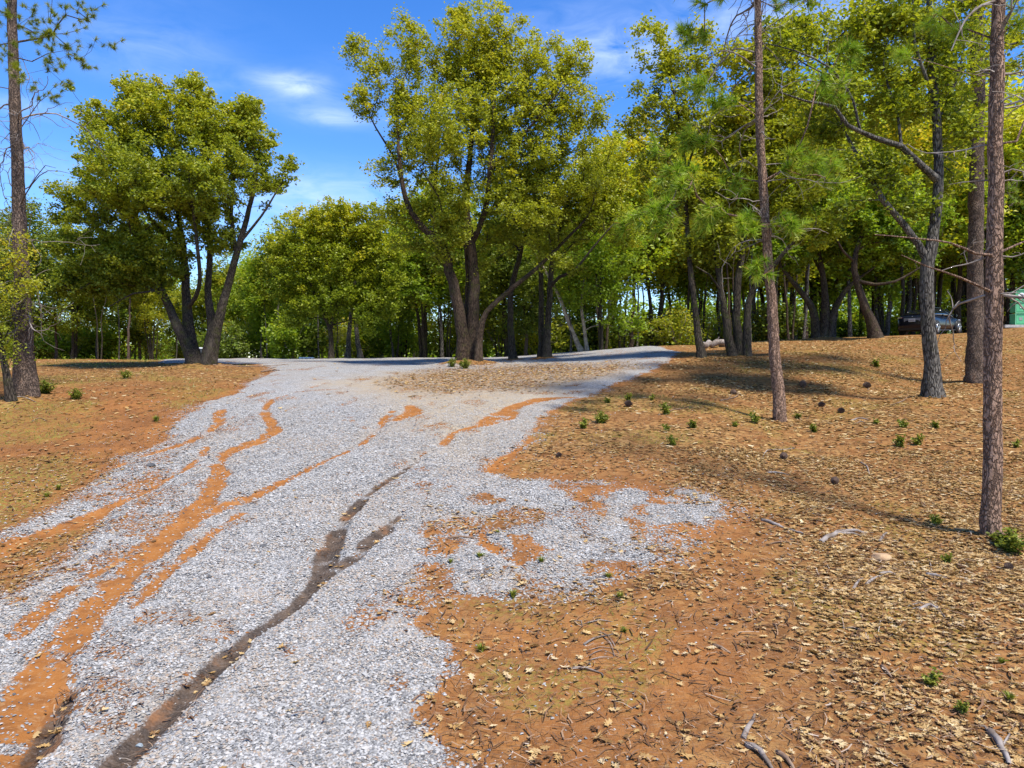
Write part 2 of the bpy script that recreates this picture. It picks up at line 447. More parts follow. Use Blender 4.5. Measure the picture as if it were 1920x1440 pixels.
def bark_mat(name, dark, light, kind='oak', moss=0.):
    k = M_(name); b = k.n('ShaderNodeBsdfPrincipled', i_Roughness=.92); b.inputs['Specular IOR Level'].default_value = .15
    if kind == 'pine':
        v = k.obj((1, 1, .34))
        wv = k.n('ShaderNodeTexNoise', i_Scale=9., i_Detail=5.); k.l(v, wv.inputs['Vector'])
        ad = k.n('ShaderNodeVectorMath', operation='MULTIPLY_ADD'); ad.inputs[1].default_value = (.3, .3, .3)
        k.l(wv.outputs['Color'], ad.inputs[0]); k.l(v, ad.inputs[2])
        vo = k.voro(ad.outputs[0], 27., 'DISTANCE_TO_EDGE'); ce = k.voro(ad.outputs[0], 27.)
        plate = k.mr(vo.outputs['Distance'], .0, .2, .2, 1.)
        v2 = k.obj((1, 1, .5)); f = k.noise(v2, 55., 4, .65); f2 = k.noise(v2, 9., 3, .6)
        sepc = k.n('ShaderNodeSeparateColor'); k.l(ce.outputs['Color'], sepc.inputs[0])
        c0 = k.mix(sepc.outputs[0], light, tuple(a * .62 for a in light))
        c1 = k.mix(k.mr(f, .35, .7), c0, tuple(min(1, a * 1.5) for a in light))
        c = k.mix(plate, dark, c1)
        c = k.mix(k.mr(f2, .55, .8, 0, .5), c, (.15, .075, .045))
        h = k.math('ADD', k.math('MULTIPLY', plate, .7), k.math('MULTIPLY', f, .5))
        dist = .03
    else:
        v = k.obj((1, 1, .16)); vo = k.voro(v, 34., 'DISTANCE_TO_EDGE'); pl = k.mr(vo.outputs['Distance'], .01, .2)
        v2 = k.obj((1, 1, .3)); f = k.noise(v2, 40., 5, .7); f2 = k.noise(k.obj(), 3., 3, .6)
        c = k.mix(k.math('MULTIPLY', pl, k.mr(f, .3, .62)), dark, light)
        c = k.mix(k.mr(f2, .5, .75, 0, .55), c, tuple(a * .6 for a in light))
        c = k.mix(k.mr(k.noise(k.obj((1, 1, .6)), 1.6, 5, .7), .5, .72, 0, .5), c, tuple(min(1, a * 1.5 + .02) for a in light))
        if moss: c = k.mix(k.mr(k.noise(k.obj(), 5., 4, .6), .5, .68, 0, moss), c, (.06, .07, .012))
        h = k.math('ADD', k.math('MULTIPLY', pl, .5), k.math('MULTIPLY', f, .7)); dist = .025
    bp = k.n('ShaderNodeBump', i_Strength=.9, i_Distance=dist); k.l(h, bp.inputs['Height']); k.l(bp.outputs[0], b.inputs['Normal'])
    k.l(c, b.inputs['Base Color']); k.l(b.outputs[0], k.out.inputs[0]); return k.m

def gnd_mat():
    k = M_('ground_soil_gravel'); b = k.n('ShaderNodeBsdfPrincipled', i_Roughness=1.0); b.inputs['Specular IOR Level'].default_value = .0
    v = k.obj()
    A = {q: k.attr(q) for q in ('g', 'rill', 'rut', 'lit', 'rl_shade', 'grass', 'tan')}
    nA = k.noise(v, .9, 5, .6); nB = k.noise(v, 7., 5, .65); nC = k.noise(v, 60., 4, .7); nD = k.noise(v, 2.6, 4, .6)
    soil = k.mix(k.mr(nA, .35, .68), (.275, .112, .034), (.18, .074, .026))
    soil = k.mix(k.mr(nD, .5, .72, 0, .6), soil, (.34, .15, .04))
    soil = k.mix(k.mr(nB, .48, .7, 0, .65), soil, (.15, .062, .022))
    soil = k.mix(k.mr(nC, .55, .75, 0, .55), soil, (.38, .21, .11))
    soil = k.mix(k.mr(k.noise(v, 130., 2, .6), .55, .75, 0, .5), soil, (.13, .06, .03))
    for rz_, sc_n, colr, am in ((.5, (190, 22, 60), (.10, .05, .028), .65), (-.9, (22, 170, 60), (.33, .22, .12), .5), (1.3, (150, 18, 40), (.14, .065, .035), .5)):
        mpp = k.n('ShaderNodeMapping'); mpp.inputs['Rotation'].default_value = (0, 0, rz_); mpp.inputs['Scale'].default_value = sc_n; k.l(v, mpp.inputs['Vector'])
        fn = k.noise(mpp.outputs[0], 1., 2, .5)
        soil = k.mix(k.math('MULTIPLY', k.mr(fn, .56, .66, 0, am), k.mr(nB, .3, .55, .35, 1.)), soil, colr)
    # needle and leaf duff
    vs = k.n('ShaderNodeMapping'); vs.inputs['Scale'].default_value = (1, 1, 1); vs.inputs['Rotation'].default_value = (0, 0, .7); k.l(v, vs.inputs['Vector'])
    vl = k.voro(vs.outputs[0], 13.); vl2 = k.voro(v, 24.)
    sc_ = k.n('ShaderNodeSeparateColor'); k.l(vl.outputs['Color'], sc_.inputs[0])
    sc2 = k.n('ShaderNodeSeparateColor'); k.l(vl2.outputs['Color'], sc2.inputs[0])
    duff = k.ramp(sc_.outputs[0], [(0, (.06, .032, .015)), (.3, (.14, .068, .026)), (.55, (.26, .14, .05)), (.8, (.42, .26, .10)), (1., (.15, .062, .024))])
    d2 = k.ramp(sc2.outputs[1], [(0, (.05, .026, .013)), (.4, (.17, .085, .032)), (.75, (.36, .21, .08)), (1, (.28, .12, .04))])
    duff = k.mix(k.mr(nB, .4, .6), duff, d2)
    duff = k.mix(k.mr(nC, .5, .7, 0, .7), duff, (.07, .045, .028))
    litf = k.math('MULTIPLY', A['lit'], k.mr(nB, .25, .55, .45, 1.))
    col = k.mix(litf, soil, duff)
    gr = k.mix(k.mr(nC, .4, .65), (.13, .15, .025), (.32, .24, .06))
    col = k.mix(k.math('MULTIPLY', A['grass'], k.mr(k.noise(v, 22., 3, .6), .42, .62)), col, gr)
    # gravel
    v1 = k.voro(v, 46.); v2 = k.voro(v, 85.); ve = k.voro(v, 46., 'DISTANCE_TO_EDGE')
    s1 = k.n('ShaderNodeSeparateColor'); k.l(v1.outputs['Color'], s1.inputs[0])
    s2 = k.n('ShaderNodeSeparateColor'); k.l(v2.outputs['Color'], s2.inputs[0])
    gv = k.ramp(s1.outputs[0], [(0, (.11, .108, .105)), (.25, (.23, .225, .215)), (.6, (.36, .35, .335)), (1, (.49, .475, .455))])
    gv2 = k.ramp(s2.outputs[0], [(0, (.09, .088, .085)), (.3, (.23, .224, .215)), (.7, (.37, .36, .34)), (1, (.50, .485, .465))])
    gv = k.mix(k.mr(nC, .4, .6), gv, gv2)
    gv = k.mix(k.mr(ve.outputs['Distance'], .0, .09, .6, 0), gv, (.07, .065, .065))
    gv = k.mix(k.mr(nD, .42, .7, 0, .6), gv, (.26, .225, .185))
    gv = k.mix(k.mr(nA, .45, .7, 0, .4), gv, (.30, .27, .23))
    tn = k.math('MULTIPLY', A['tan'], k.mr(nB, .3, .62, .35, .85))
    gv = k.mix(tn, gv, (.34, .27, .18))
    # thin gravel: single stones over soil where the cover is partial
    thr = k.math('ADD', s1.outputs[1], k.math('MULTIPLY', k.math('SUBTRACT', nB, .5), .9))
    gm = k.mr(k.math('SUBTRACT', k.math('MULTIPLY', A['g'], 1.9), thr), -.05, .12)
    gm = k.math('MULTIPLY', gm, k.mr(A['g'], .02, .12))
    clean = k.math('SUBTRACT', 1., k.math('MULTIPLY', k.mr(k.math('ADD', A['rill'], k.math('MULTIPLY', k.math('SUBTRACT', nC, .5), 1.2)), .3, .7), k.mr(k.math('ADD', s1.outputs[2], nB), .28, .34, .2, 1.)), clamp=True)
    gm2 = k.math('MULTIPLY', gm, clean)
    rillsoil = k.mix(k.mr(nB, .4, .65), (.29, .118, .034), (.21, .085, .028))
    rillsoil = k.mix(k.mr(nC, .55, .75, 0, .5), rillsoil, (.15, .065, .026))
    rl_ = k.mr(k.math('ADD', A['rill'], k.math('MULTIPLY', k.math('SUBTRACT', nC, .5), 1.2)), .3, .7)
    rillsoil = k.mix(k.mr(k.noise(v, 24., 4, .65), .5, .68, 0, .6), rillsoil, (.33, .19, .09))
    col = k.mix(rl_, col, rillsoil)
    rutc = k.mix(k.mr(nB, .4, .62), (.040, .027, .019), (.10, .066, .043)); rutc = k.mix(k.mr(nC, .5, .7, 0, .7), rutc, (.15, .12, .10)); rutc = k.mix(k.mr(nD, .55, .68, 0, .8), rutc, (.22, .095, .035))
    col = k.mix(gm2, col, gv)
    col = k.mix(k.mr(k.math('ADD', A['rut'], k.math('MULTIPLY', k.math('SUBTRACT', nC, .5), 1.3)), .3, .75, 0, .92), col, rutc)
    roadl_shade = k.math('MULTIPLY', A['rl_shade'], k.mr(k.math('ADD', sc2.outputs[2], nB), .72, .95, 0., 1.))
    col = k.mix(roadl_shade, col, d2)  # litter colour, doubling as painted oak shadow on the road
    # height
    hs_ = k.math('MULTIPLY', gm2, k.math('SUBTRACT', .9, k.math('MULTIPLY', v1.outputs['Distance'], 1.)))
    h = k.math('ADD', k.math('MULTIPLY', hs_, 1.0), k.math('MULTIPLY', nC, .5))
    h = k.math('ADD', h, k.math('MULTIPLY', nB, .9))
    bp = k.n('ShaderNodeBump', i_Strength=.75, i_Distance=.02); k.l(h, bp.inputs['Height']); k.l(bp.outputs[0], b.inputs['Normal'])
    k.l(col, b.inputs['Base Color']); k.l(b.outputs[0], k.out.inputs[0]); return k.m

# tint ramps: 0 dark green .. 1 young gold growth
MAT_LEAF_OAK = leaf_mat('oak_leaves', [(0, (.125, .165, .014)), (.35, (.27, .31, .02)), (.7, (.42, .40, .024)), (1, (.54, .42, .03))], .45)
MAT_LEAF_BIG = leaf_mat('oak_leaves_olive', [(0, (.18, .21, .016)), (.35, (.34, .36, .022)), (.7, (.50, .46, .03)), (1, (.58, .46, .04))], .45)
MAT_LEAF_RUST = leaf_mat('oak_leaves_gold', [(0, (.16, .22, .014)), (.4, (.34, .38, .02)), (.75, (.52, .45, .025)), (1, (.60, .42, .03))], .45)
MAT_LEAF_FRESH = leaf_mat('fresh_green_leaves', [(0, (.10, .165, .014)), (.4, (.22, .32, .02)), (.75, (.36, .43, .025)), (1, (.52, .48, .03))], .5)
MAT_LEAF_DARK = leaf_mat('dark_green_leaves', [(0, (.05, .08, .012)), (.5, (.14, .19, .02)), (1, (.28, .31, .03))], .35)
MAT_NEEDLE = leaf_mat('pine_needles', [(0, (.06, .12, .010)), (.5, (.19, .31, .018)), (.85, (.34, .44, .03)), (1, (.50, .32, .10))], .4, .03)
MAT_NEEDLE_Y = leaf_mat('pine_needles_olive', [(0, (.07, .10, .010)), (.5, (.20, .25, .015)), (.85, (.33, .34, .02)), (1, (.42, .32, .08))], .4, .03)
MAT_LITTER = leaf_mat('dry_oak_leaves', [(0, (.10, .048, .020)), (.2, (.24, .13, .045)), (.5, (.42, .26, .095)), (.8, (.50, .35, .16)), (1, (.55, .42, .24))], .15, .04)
MAT_BARK_OAK = bark_mat('oak_bark', (.018, .014, .011), (.095, .075, .055), 'oak', .5)
MAT_BARK_GREY = bark_mat('grey_oak_bark', (.022, .019, .016), (.21, .185, .155), 'oak', .1)
MAT_BARK_BROWN = bark_mat('brown_oak_bark', (.022, .014, .010), (.11, .075, .05), 'oak', .35)
MAT_BARK_PINE = bark_mat('pine_bark', (.05, .03, .022), (.30, .19, .13), 'pine')
MAT_BARK_PINE2 = bark_mat('dark_pine_bark', (.03, .022, .018), (.165, .115, .085), 'pine')
MAT_DEAD = pbr('grey_dead_wood', (.30, .26, .23), .9, bump=(40., .5, .01), noise=(9., (.15, .115, .09)), spec=.1)
MAT_DEAD2 = pbr('brown_dead_wood', (.16, .10, .065), .9, bump=(40., .5, .01), noise=(9., (.26, .18, .12)), spec=.1)
MAT_TWIG = leaf_mat('twig_litter', [(0, (.07, .04, .025)), (.6, (.20, .105, .055)), (.9, (.34, .22, .13)), (1, (.45, .38, .31))], .05, .03)
MAT_WEED = leaf_mat('weed_green', [(0, (.06, .08, .012)), (.5, (.18, .21, .022)), (1, (.38, .36, .06))], .35)
MAT_GRASS = leaf_mat('grass_green', [(0, (.07, .13, .015)), (.5, (.17, .22, .025)), (1, (.42, .34, .10))], .35)

def stone_mat():
    k = M_('gravel_stones'); b = k.n('ShaderNodeBsdfPrincipled', i_Roughness=.8); b.inputs['Specular IOR Level'].default_value = .25
    c = k.ramp(k.attr('tint'), [(0, (.05, .05, .05)), (.15, (.14, .14, .14)), (.5, (.31, .299, .278)), (.85, (.46, .44, .41)), (.93, (.34, .285, .22)), (1, (.24, .14, .08))])
    f = k.noise(k.obj(), 160., 3, .6)
    c = k.mix(k.mr(f, .35, .7, 0, .35), c, (.22, .21, .20))
    k.l(c, b.inputs['Base Color']); k.l(b.outputs[0], k.out.inputs[0]); return k.m
MAT_STONE = stone_mat()

# ------------------------------------------------------------------ ground
def build_ground():
    ys = list(np.arange(-6, 2.2, .35)); y = 2.2
    while y < 40: ys.append(y); y *= 1.0058
    while y < 420: ys.append(y); y *= 1.06
    ys = np.array(ys)
    us = np.linspace(-1, 1, 620)
    W = 7.0 + .95 * np.clip(ys, 0, None)
    X = us[None, :] * W[:, None]; Y = np.repeat(ys[:, None], len(us), 1)
    x = X.ravel(); yy = Y.ravel()
    m = masks(x, yy)
    z = base_z(x, yy) + carve(m) + .006 * fbm(x, yy, 9., 51, 3) * sstep(14, 9, yy)
    R, C_ = X.shape
    idx = np.arange(R * C_).reshape(R, C_)
    Fq = np.stack([idx[:-1, :-1], idx[:-1, 1:], idx[1:, 1:], idx[1:, :-1]], -1).reshape(-1, 4)
    o = mesh_np('ground', np.stack([x, yy, z], -1), Fq, gnd_mat(), smooth=True,
                attrs={q: m[q] for q in ('g', 'rill', 'rut', 'lit', 'rl_shade', 'grass', 'tan')})
    tag(o, kind='structure')
build_ground()

# ------------------------------------------------------------------ loose stones
def build_stones():
    n = 1150000
    Y = 2.0 + 13.0 * RNG.random(n) ** .8
    X = (RNG.random(n) * 2 - 1) * (1.2 + .75 * Y)
    m = masks(X, Y)
    dens = m['g'] * (1 - .93 * m['rill']) * (1 - .985 * sstep(.15, .6, m['rut'])) * (1 - .6 * m['rl_shade'])
    dens = np.maximum(dens, .012 * (m['sd'] > -1.2)) 
    keep = RNG.random(n) < dens * sstep(15, 8, Y) * np.clip(6 / Y, .3, 1)
    X, Y = X[keep], Y[keep]; m = {k: v[keep] for k, v in m.items()}
    z = base_z(X, Y) + carve(m)
    k = len(X)
    base = np.array([[1, 0, 0], [0, 1, 0], [-1, 0, 0], [0, -1, 0], [.2, .1, .7], [0, 0, -.6]])
    fac = np.array([[0, 1, 4], [1, 2, 4], [2, 3, 4], [3, 0, 4]])
    s = (.0055 + .0085 * RNG.random(k) ** 2.2) * (1 + .04 * (Y - 3))
    big = RNG.random(k) < .006; s[big] *= 1.8
    V = base[None] * (1 + .17 * RNG.normal(size=(k, 6, 3)))
    V[:, :, 2] *= .75
    a = RNG.random(k) * 6.283; ca, sa = np.cos(a), np.sin(a)
    tx = RNG.normal(size=k) * .3; 
    V = V * s[:, None, None]
    x = V[:, :, 0] * ca[:, None] - V[:, :, 1] * sa[:, None]; y = V[:, :, 0] * sa[:, None] + V[:, :, 1] * ca[:, None]
    zz = V[:, :, 2] + x * tx[:, None]
    P_ = np.stack([x + X[:, None], y + Y[:, None], zz + (z + s * .25)[:, None]], -1)
    Fc = (fac[None] + 6 * np.arange(k)[:, None, None]).reshape(-1, 3)
    t = RNG.random(k) ** .9 * .9; t[RNG.random(k) < .05] = .97
    dn = sstep(-.1, .5, fbm(X, Y, 1.3, 71, 4)) * .38 + .08
    t = np.where(RNG.random(k) < dn, .91 + .06 * RNG.random(k), t)
    t = np.where(m['tan'] > RNG.random(k) * 1.4, .9 + .03 * RNG.random(k), t)
    o = mesh_np('gravel_stones', P_.reshape(-1, 3), Fc, MAT_STONE, tint=np.repeat(t, 4))
    tag(o, 'loose pale grey crushed stone over the washed out driveway', 'gravel', kind='stuff')
build_stones()

# ------------------------------------------------------------------ leaf litter
OUT = [(0, -.5), (.10, -.32), (.30, -.30), (.16, -.14), (.42, .02), (.17, .10), (.30, .36), (.10, .28), (0, .52),
       (-.12, .27), (-.34, .30), (-.15, .08), (-.40, -.06), (-.18, -.14), (-.28, -.34), (-.08, -.33)]
def build_litter(n, yr, dist_fn, detailed, size, name, label, mat, mind=0):
    Y = yr[0] + (yr[1] - yr[0]) * RNG.random(n) ** (.75)
    X = (RNG.random(n) * 2 - 1) * (.9 + .76 * Y)
    m = masks(X, Y)
    keep = RNG.random(n) < dist_fn(X, Y, m)
    X, Y = X[keep], Y[keep]; z = base_z(X, Y) + carve({k: v[keep] for k, v in m.items()})
    k = len(X)
    o_ = np.array(OUT if detailed else [(0, -.5), (.26, -.2), (.3, .2), (0, .5), (-.3, .25), (-.22, -.25)])
    q = len(o_)
    s = size * (.45 + .9 * RNG.random(k) ** 1.3)
    a = RNG.random(k) * 6.283
    curl = RNG.normal(size=k) * .38; curl2 = RNG.normal(size=k) * .3
    tx = RNG.normal(size=k) * .12; ty = RNG.normal(size=k) * .12
    O = o_[None] * (1 + .16 * RNG.normal(size=(k, q, 2)))
    ox = O[:, :, 0] * (.6 + .35 * RNG.random(k))[:, None]; oy = O[:, :, 1]
    oz = curl[:, None] * ox ** 2 + curl2[:, None] * oy ** 2 + tx[:, None] * ox + ty[:, None] * oy
    oz = oz - oz.min(1)[:, None] * .75
    ca, sa = np.cos(a)[:, None], np.sin(a)[:, None]
    x = (ox * ca - oy * sa) * s[:, None] + X[:, None]; y = (ox * sa + oy * ca) * s[:, None] + Y[:, None]
    zz = oz * s[:, None] + z[:, None] + .003 + .010 * RNG.random(k)[:, None]
    V = np.stack([x, y, zz], -1)
    if detailed:
        cen = np.stack([X, Y, z + .005 + .008 * RNG.random(k)], -1)[:, None]
        V = np.concatenate([V, cen], 1); st = q + 1
        i = np.arange(q); fac = np.stack([i, (i + 1) % q, np.full(q, q)], -1)
        Fc = (fac[None] + st * np.arange(k)[:, None, None]).reshape(-1, 3); rep = q
    else:
        fac = np.array([[0, 1, 2, 3], [0, 3, 4, 5]]); st = q
        Fc = (fac[None] + st * np.arange(k)[:, None, None]).reshape(-1, 4); rep = 2
    t = np.clip(.48 + .30 * RNG.normal(size=k), 0, 1)
    o = mesh_np(name, V.reshape(-1, 3), Fc, mat, tint=np.repeat(t, rep))
    tag(o, label, 'leaves', kind='stuff')

def dfn(X, Y, m):
    d = m['lit'] ** 1.3 * (.22 + .78 * sstep(1250, 1650, m['px'] + 260 * m['n1'] - .25 * (m['py'] - 1000)))
    d = d * (.45 + .55 * sstep(-.35, .3, fbm(X, Y, 2.2, 66, 3)))
    d = d * np.where(RNG.random(len(X)) < .5, 1., 1.)
    d = d * sstep(600, 900, m['px']) + d * .25 * sstep(900, 600, m['px'])
    d = d + .14 * sstep(650, 450, m['px']) * (m['sd'] < 0) * sstep(-.3, .4, fbm(X, Y, .9, 91, 3))
    d = d + .35 * m['rl_shade'] + .03 * (m['sd'] < .2) + .006 + .03 * m['rut']
    d = d * (1 - .75 * (m['g'] > .6) * (m['rl_shade'] < .2) * (m['rut'] < .3))
    return d
build_litter(130000, (1.8, 9.5), dfn, True, .060, 'fallen_leaves', 'dry tan lobed oak leaves strewn over the near ground', MAT_LITTER)
build_litter(190000, (9.2, 31), lambda X, Y, m: dfn(X, Y, m) * .9 * sstep(32, 22, Y), False, .085, 'leaf_litter', 'dry tan leaves carpeting the slope under the trees', MAT_LITTER)

# needles / twigs litter
def build_twigs():
    n = 190000
    Y = 1.8 + 20 * RNG.random(n) ** 1.25
    X = (RNG.random(n) * 2 - 1) * (.9 + .76 * Y)
    m = masks(X, Y)
    d = .30 + .3 * m['lit'] + .3 * m['rl_shade'] + .25 * sstep(600, 300, m['px']); d = d * (1 - .96 * (m['g'] > .5) * (m['rl_shade'] < .2)) * (1 - .9 * m['rill'])
    keep = RNG.random(n) < d
    X, Y = X[keep], Y[keep]; z = base_z(X, Y) + carve({k: v[keep] for k, v in m.items()})
    k = len(X); a = RNG.random(k) * 3.1416
    L = .03 + .13 * RNG.random(k) ** 4; Wd = .0009 + .0035 * RNG.random(k) ** 5
    Wd = Wd * (1 + .08 * Y)
    dx, dy = np.cos(a), np.sin(a)
    up = .01 + .02 * RNG.random(k)
    bend = RNG.normal(size=k) * .12 * L
    V = np.zeros((k, 6, 3))
    for j, tt in enumerate((-1, 0, 1)):
        cx = X + dx * L * tt * .5 - dy * bend * (1 - abs(tt)); cy = Y + dy * L * tt * .5 + dx * bend * (1 - abs(tt))
        cz = z + up + tt * RNG.normal(size=k) * .08 * L
        for q, sg in enumerate((-1, 1)):
            V[:, j * 2 + q, 0] = cx - dy * Wd * sg; V[:, j * 2 + q, 1] = cy + dx * Wd * sg; V[:, j * 2 + q, 2] = cz
    fac = np.array([[0, 1, 3, 2], [2, 3, 5, 4]])
    Fc = (fac[None] + 6 * np.arange(k)[:, None, None]).reshape(-1, 4)
    o = mesh_np('needle_litter', V.reshape(-1, 3), Fc, MAT_TWIG, tint=np.repeat(RNG.random(k), 2))
    tag(o, 'brown pine needles and thin twigs scattered over the soil', 'needles', kind='stuff')
build_twigs()

def build_grass():
    n = 42000
    Y = 3 + 30 * RNG.random(n) ** .9
    X = (RNG.random(n) * 2 - 1) * (.9 + .76 * Y)
    m = masks(X, Y)
    keep = RNG.random(n) < m['grass'] * .9 * (m['g'] < .5)
    X, Y = X[keep], Y[keep]; z = base_z(X, Y)
    k = len(X); a = RNG.random(k) * 6.283
    h = (.015 + .035 * RNG.random(k)) * (1 + .03 * Y); wd = .002 * (1 + .14 * Y)
    dx, dy = np.cos(a), np.sin(a); b = RNG.normal(size=(k, 2)) * .5
    V = np.zeros((k, 3, 3))
    V[:, 0] = np.stack([X - dx * wd, Y - dy * wd, z], -1); V[:, 1] = np.stack([X + dx * wd, Y + dy * wd, z], -1)
    V[:, 2] = np.stack([X + b[:, 0] * h, Y + b[:, 1] * h, z + h], -1)
    o = mesh_np('short_grass', V.reshape(-1, 3), np.arange(3 * k).reshape(-1, 3), MAT_GRASS, tint=RNG.random(k))
    tag(o, 'sparse short yellow green grass on the orange soil', 'grass', kind='stuff')
build_grass()

# ------------------------------------------------------------------ trees
def norm(v): return v / (np.linalg.norm(v) + 1e-9)

class Skel:
    def __init__(s, rng): s.p = []; s.par = []; s.r = []; s.stem = []; s.path = []; s.rng = rng
    def add(s, p, par, r=0., stem=False):
        s.p.append(np.asarray(p, float)); s.par.append(par); s.r.append(r); s.stem.append(stem)
        s.path.append(0 if par < 0 else s.path[par] + np.linalg.norm(s.p[-1] - s.p[par])); return len(s.p) - 1
    def stemline(s, pts, radii, par=-1, step=.3, wob=.03, sink=.15):
        """pts: list of 3-D points. smooth resample; returns node ids"""
        pts = [np.asarray(q, float) for q in pts]
        if par < 0:
            pts = [pts[0] - np.array([0, 0, sink])] + pts; radii = [radii[0] * 1.05] + list(radii)
        n = len(pts); ids = []
        prev = par
        for i in range(n - 1):
            a = pts[max(i - 1, 0)]; b = pts[i]; c = pts[i + 1]; d = pts[min(i + 2, n - 1)]
            L = np.linalg.norm(c - b); m = max(1, int(L / step))
            for k in range(m + (1 if i == n - 2 else 0)):
                t = k / m
                q = .5 * ((2 * b) + (-a + c) * t + (2 * a - 5 * b + 4 * c - d) * t * t + (-a + 3 * b - 3 * c + d) * t ** 3)
                rr = radii[i] * (1 - t) + radii[i + 1] * t
                if not (i == 0 and k == 0): q = q + s.rng.normal(size=3) * wob * min(1, rr * 6) * .5
                if i == 0 and k == 0 and par >= 0: continue
                prev = s.add(q, prev, rr, True); ids.append(prev)
        return ids
    def nearest(s, q):
        A = np.array(s.p); return int(np.argmin(((A - q) ** 2).sum(1)))
    def grow(s, tips, bf=.35, step=.32, jit=.05, rise=.12, minz=None):
        tips = np.asarray(tips)
        A = np.array(s.p); st = np.array(s.stem)
        d0 = np.array([np.sqrt(((A - t) ** 2).sum(1)).min() for t in tips])
        order = np.argsort(d0)
        pos = np.zeros((len(tips) * 40 + len(A), 3)); pos[:len(A)] = A; n = len(A)
        path = np.zeros(len(pos)); path[:n] = s.path
        ends = []
        for ti in order:
            t = tips[ti]
            dv = t - pos[:n]; d = np.sqrt((dv ** 2).sum(1)) + 1e-6
            cost = d * (1 + .5 * np.clip(-dv[:, 2] / d, 0, 1) + .15 * np.clip(dv[:, 2] / d - .85, 0, 1)) + bf * path[:n]
            if minz is not None: cost = cost + 50. * (pos[:n, 2] < minz)
            j = int(np.argmin(cost)); L = d[j]
            m = max(1, int(L / step)); m = min(m, 30)
            a = pos[j].copy()
            side = s.rng.normal(size=3) * .10 * L; side[2] = abs(side[2]) * .3 + rise * L * .4
            prev = j
            for k in range(1, m + 1):
                u = k / m
                q = a + (t - a) * u + side * math.sin(math.pi * u) + (s.rng.normal(size=3) * jit * min(1, L) if k < m else 0)
                prev = s.add(q, prev)
                pos[n] = q; path[n] = s.path[-1]; n += 1
                if n >= len(pos) - 2: return ends
            ends.append(prev)
        return ends
    def radii(s, tip=.006, ex=2.3, cap=None):
        n = len(s.p); acc = np.zeros(n); ch = np.zeros(n, int)
        for i in range(n - 1, 0, -1):
            pr = s.par[i]
            if ch[i] == 0 and not s.stem[i]: acc[i] = tip ** ex
            if pr >= 0: ch[pr] += 1; acc[pr] += max(acc[i], tip ** ex if not s.stem[i] else 0)
        for i in range(n):
            if not s.stem[i]:
                r = acc[i] ** (1 / ex)
                pr = s.par[i]
                if pr >= 0: r = min(r, s.r[pr] * .85 if s.stem[pr] else s.r[pr])
                s.r[i] = max(r, tip * .8)
    def mesh(s, sides_big=14, flare=None, rough=.0, thick=.06):
        """tubes along chains, biggest child continues the chain"""
        n = len(s.p); kids = [[] for _ in range(n)]; roots = []
        for i, pr in enumerate(s.par):
            if pr < 0: roots.append(i)
            else: kids[pr].append(i)
        V = []; Fs = []; off = 0
        stack = [(r, None) for r in roots]
        while stack:
            i, fr = stack.pop()
            chain = [] if fr is None else [fr]
            j = i
            while True:
                chain.append(j)
                if not kids[j]: break
                ks = sorted(kids[j], key=lambda q: (s.stem[q] and s.stem[j], s.r[q]), reverse=True)
                for q in ks[1:]: stack.append((q, j))
                j = ks[0]
            if len(chain) < 2: continue
            pts = np.array([s.p[c] for c in chain]); rr = np.array([s.r[c] for c in chain])
            if fr is not None: rr[0] = min(rr[0] * .9, rr[1] * 1.15)
            rmax = rr.max()
            ns = sides_big if rmax > thick else (7 if rmax > .025 else (5 if rmax > .012 else 3))
            if rmax > thick and rough > 0:   # denser rings on fat stems
                m = len(pts); tt = np.linspace(0, m - 1, (m - 1) * 4 + 1)
                pts = np.stack([np.interp(tt, np.arange(m), pts[:, c]) for c in range(3)], -1); rr = np.interp(tt, np.arange(m), rr)
            m = len(pts)
            T = np.gradient(pts, axis=0) if m > 1 else pts * 0
            T /= np.linalg.norm(T, axis=1)[:, None] + 1e-9
            ref = np.array([1., 0, 0]) if abs(T[0][0]) < .8 else np.array([0, 1., 0])
            a = np.arange(ns) / ns * 2 * math.pi
            R = np.zeros((m, ns, 3))
            u = norm(ref - T[0] * ref.dot(T[0]))
            for k in range(m):
                u = norm(u - T[k] * u.dot(T[k])); vv = np.cross(T[k], u)
                rk = np.full(ns, rr[k])
                if fr is None and flare:
                    h = np.linalg.norm(pts[k] - pts[0])
                    f = flare * math.exp(-max(h - .1, 0) / (3.2 * rr[0] + .02))
                    rk = rk * (1 + f * (.6 + .5 * np.cos(a * 5 + 1.3) * .5 + .3 * np.cos(a * 3)))
                if rough > 0 and rmax > thick:
                    rk = rk * (1 + rough * (vnoise(a / 6.283 * 9 + off * .01, np.full(ns, k * .35), 1., 5) - .5) + rough * .5 * (RNG.random(ns) - .5))
                R[k] = pts[k] + rk[:, None] * (np.cos(a)[:, None] * u + np.sin(a)[:, None] * vv)
            V.append(R.reshape(-1, 3))
            idx = np.arange(m * ns).reshape(m, ns) + off
            nx = np.roll(idx, -1, 1)
            Fs.append(np.stack([idx[:-1], nx[:-1], nx[1:], idx[1:]], -1).reshape(-1, 4)); off += m * ns
        return np.concatenate(V), np.concatenate(Fs)

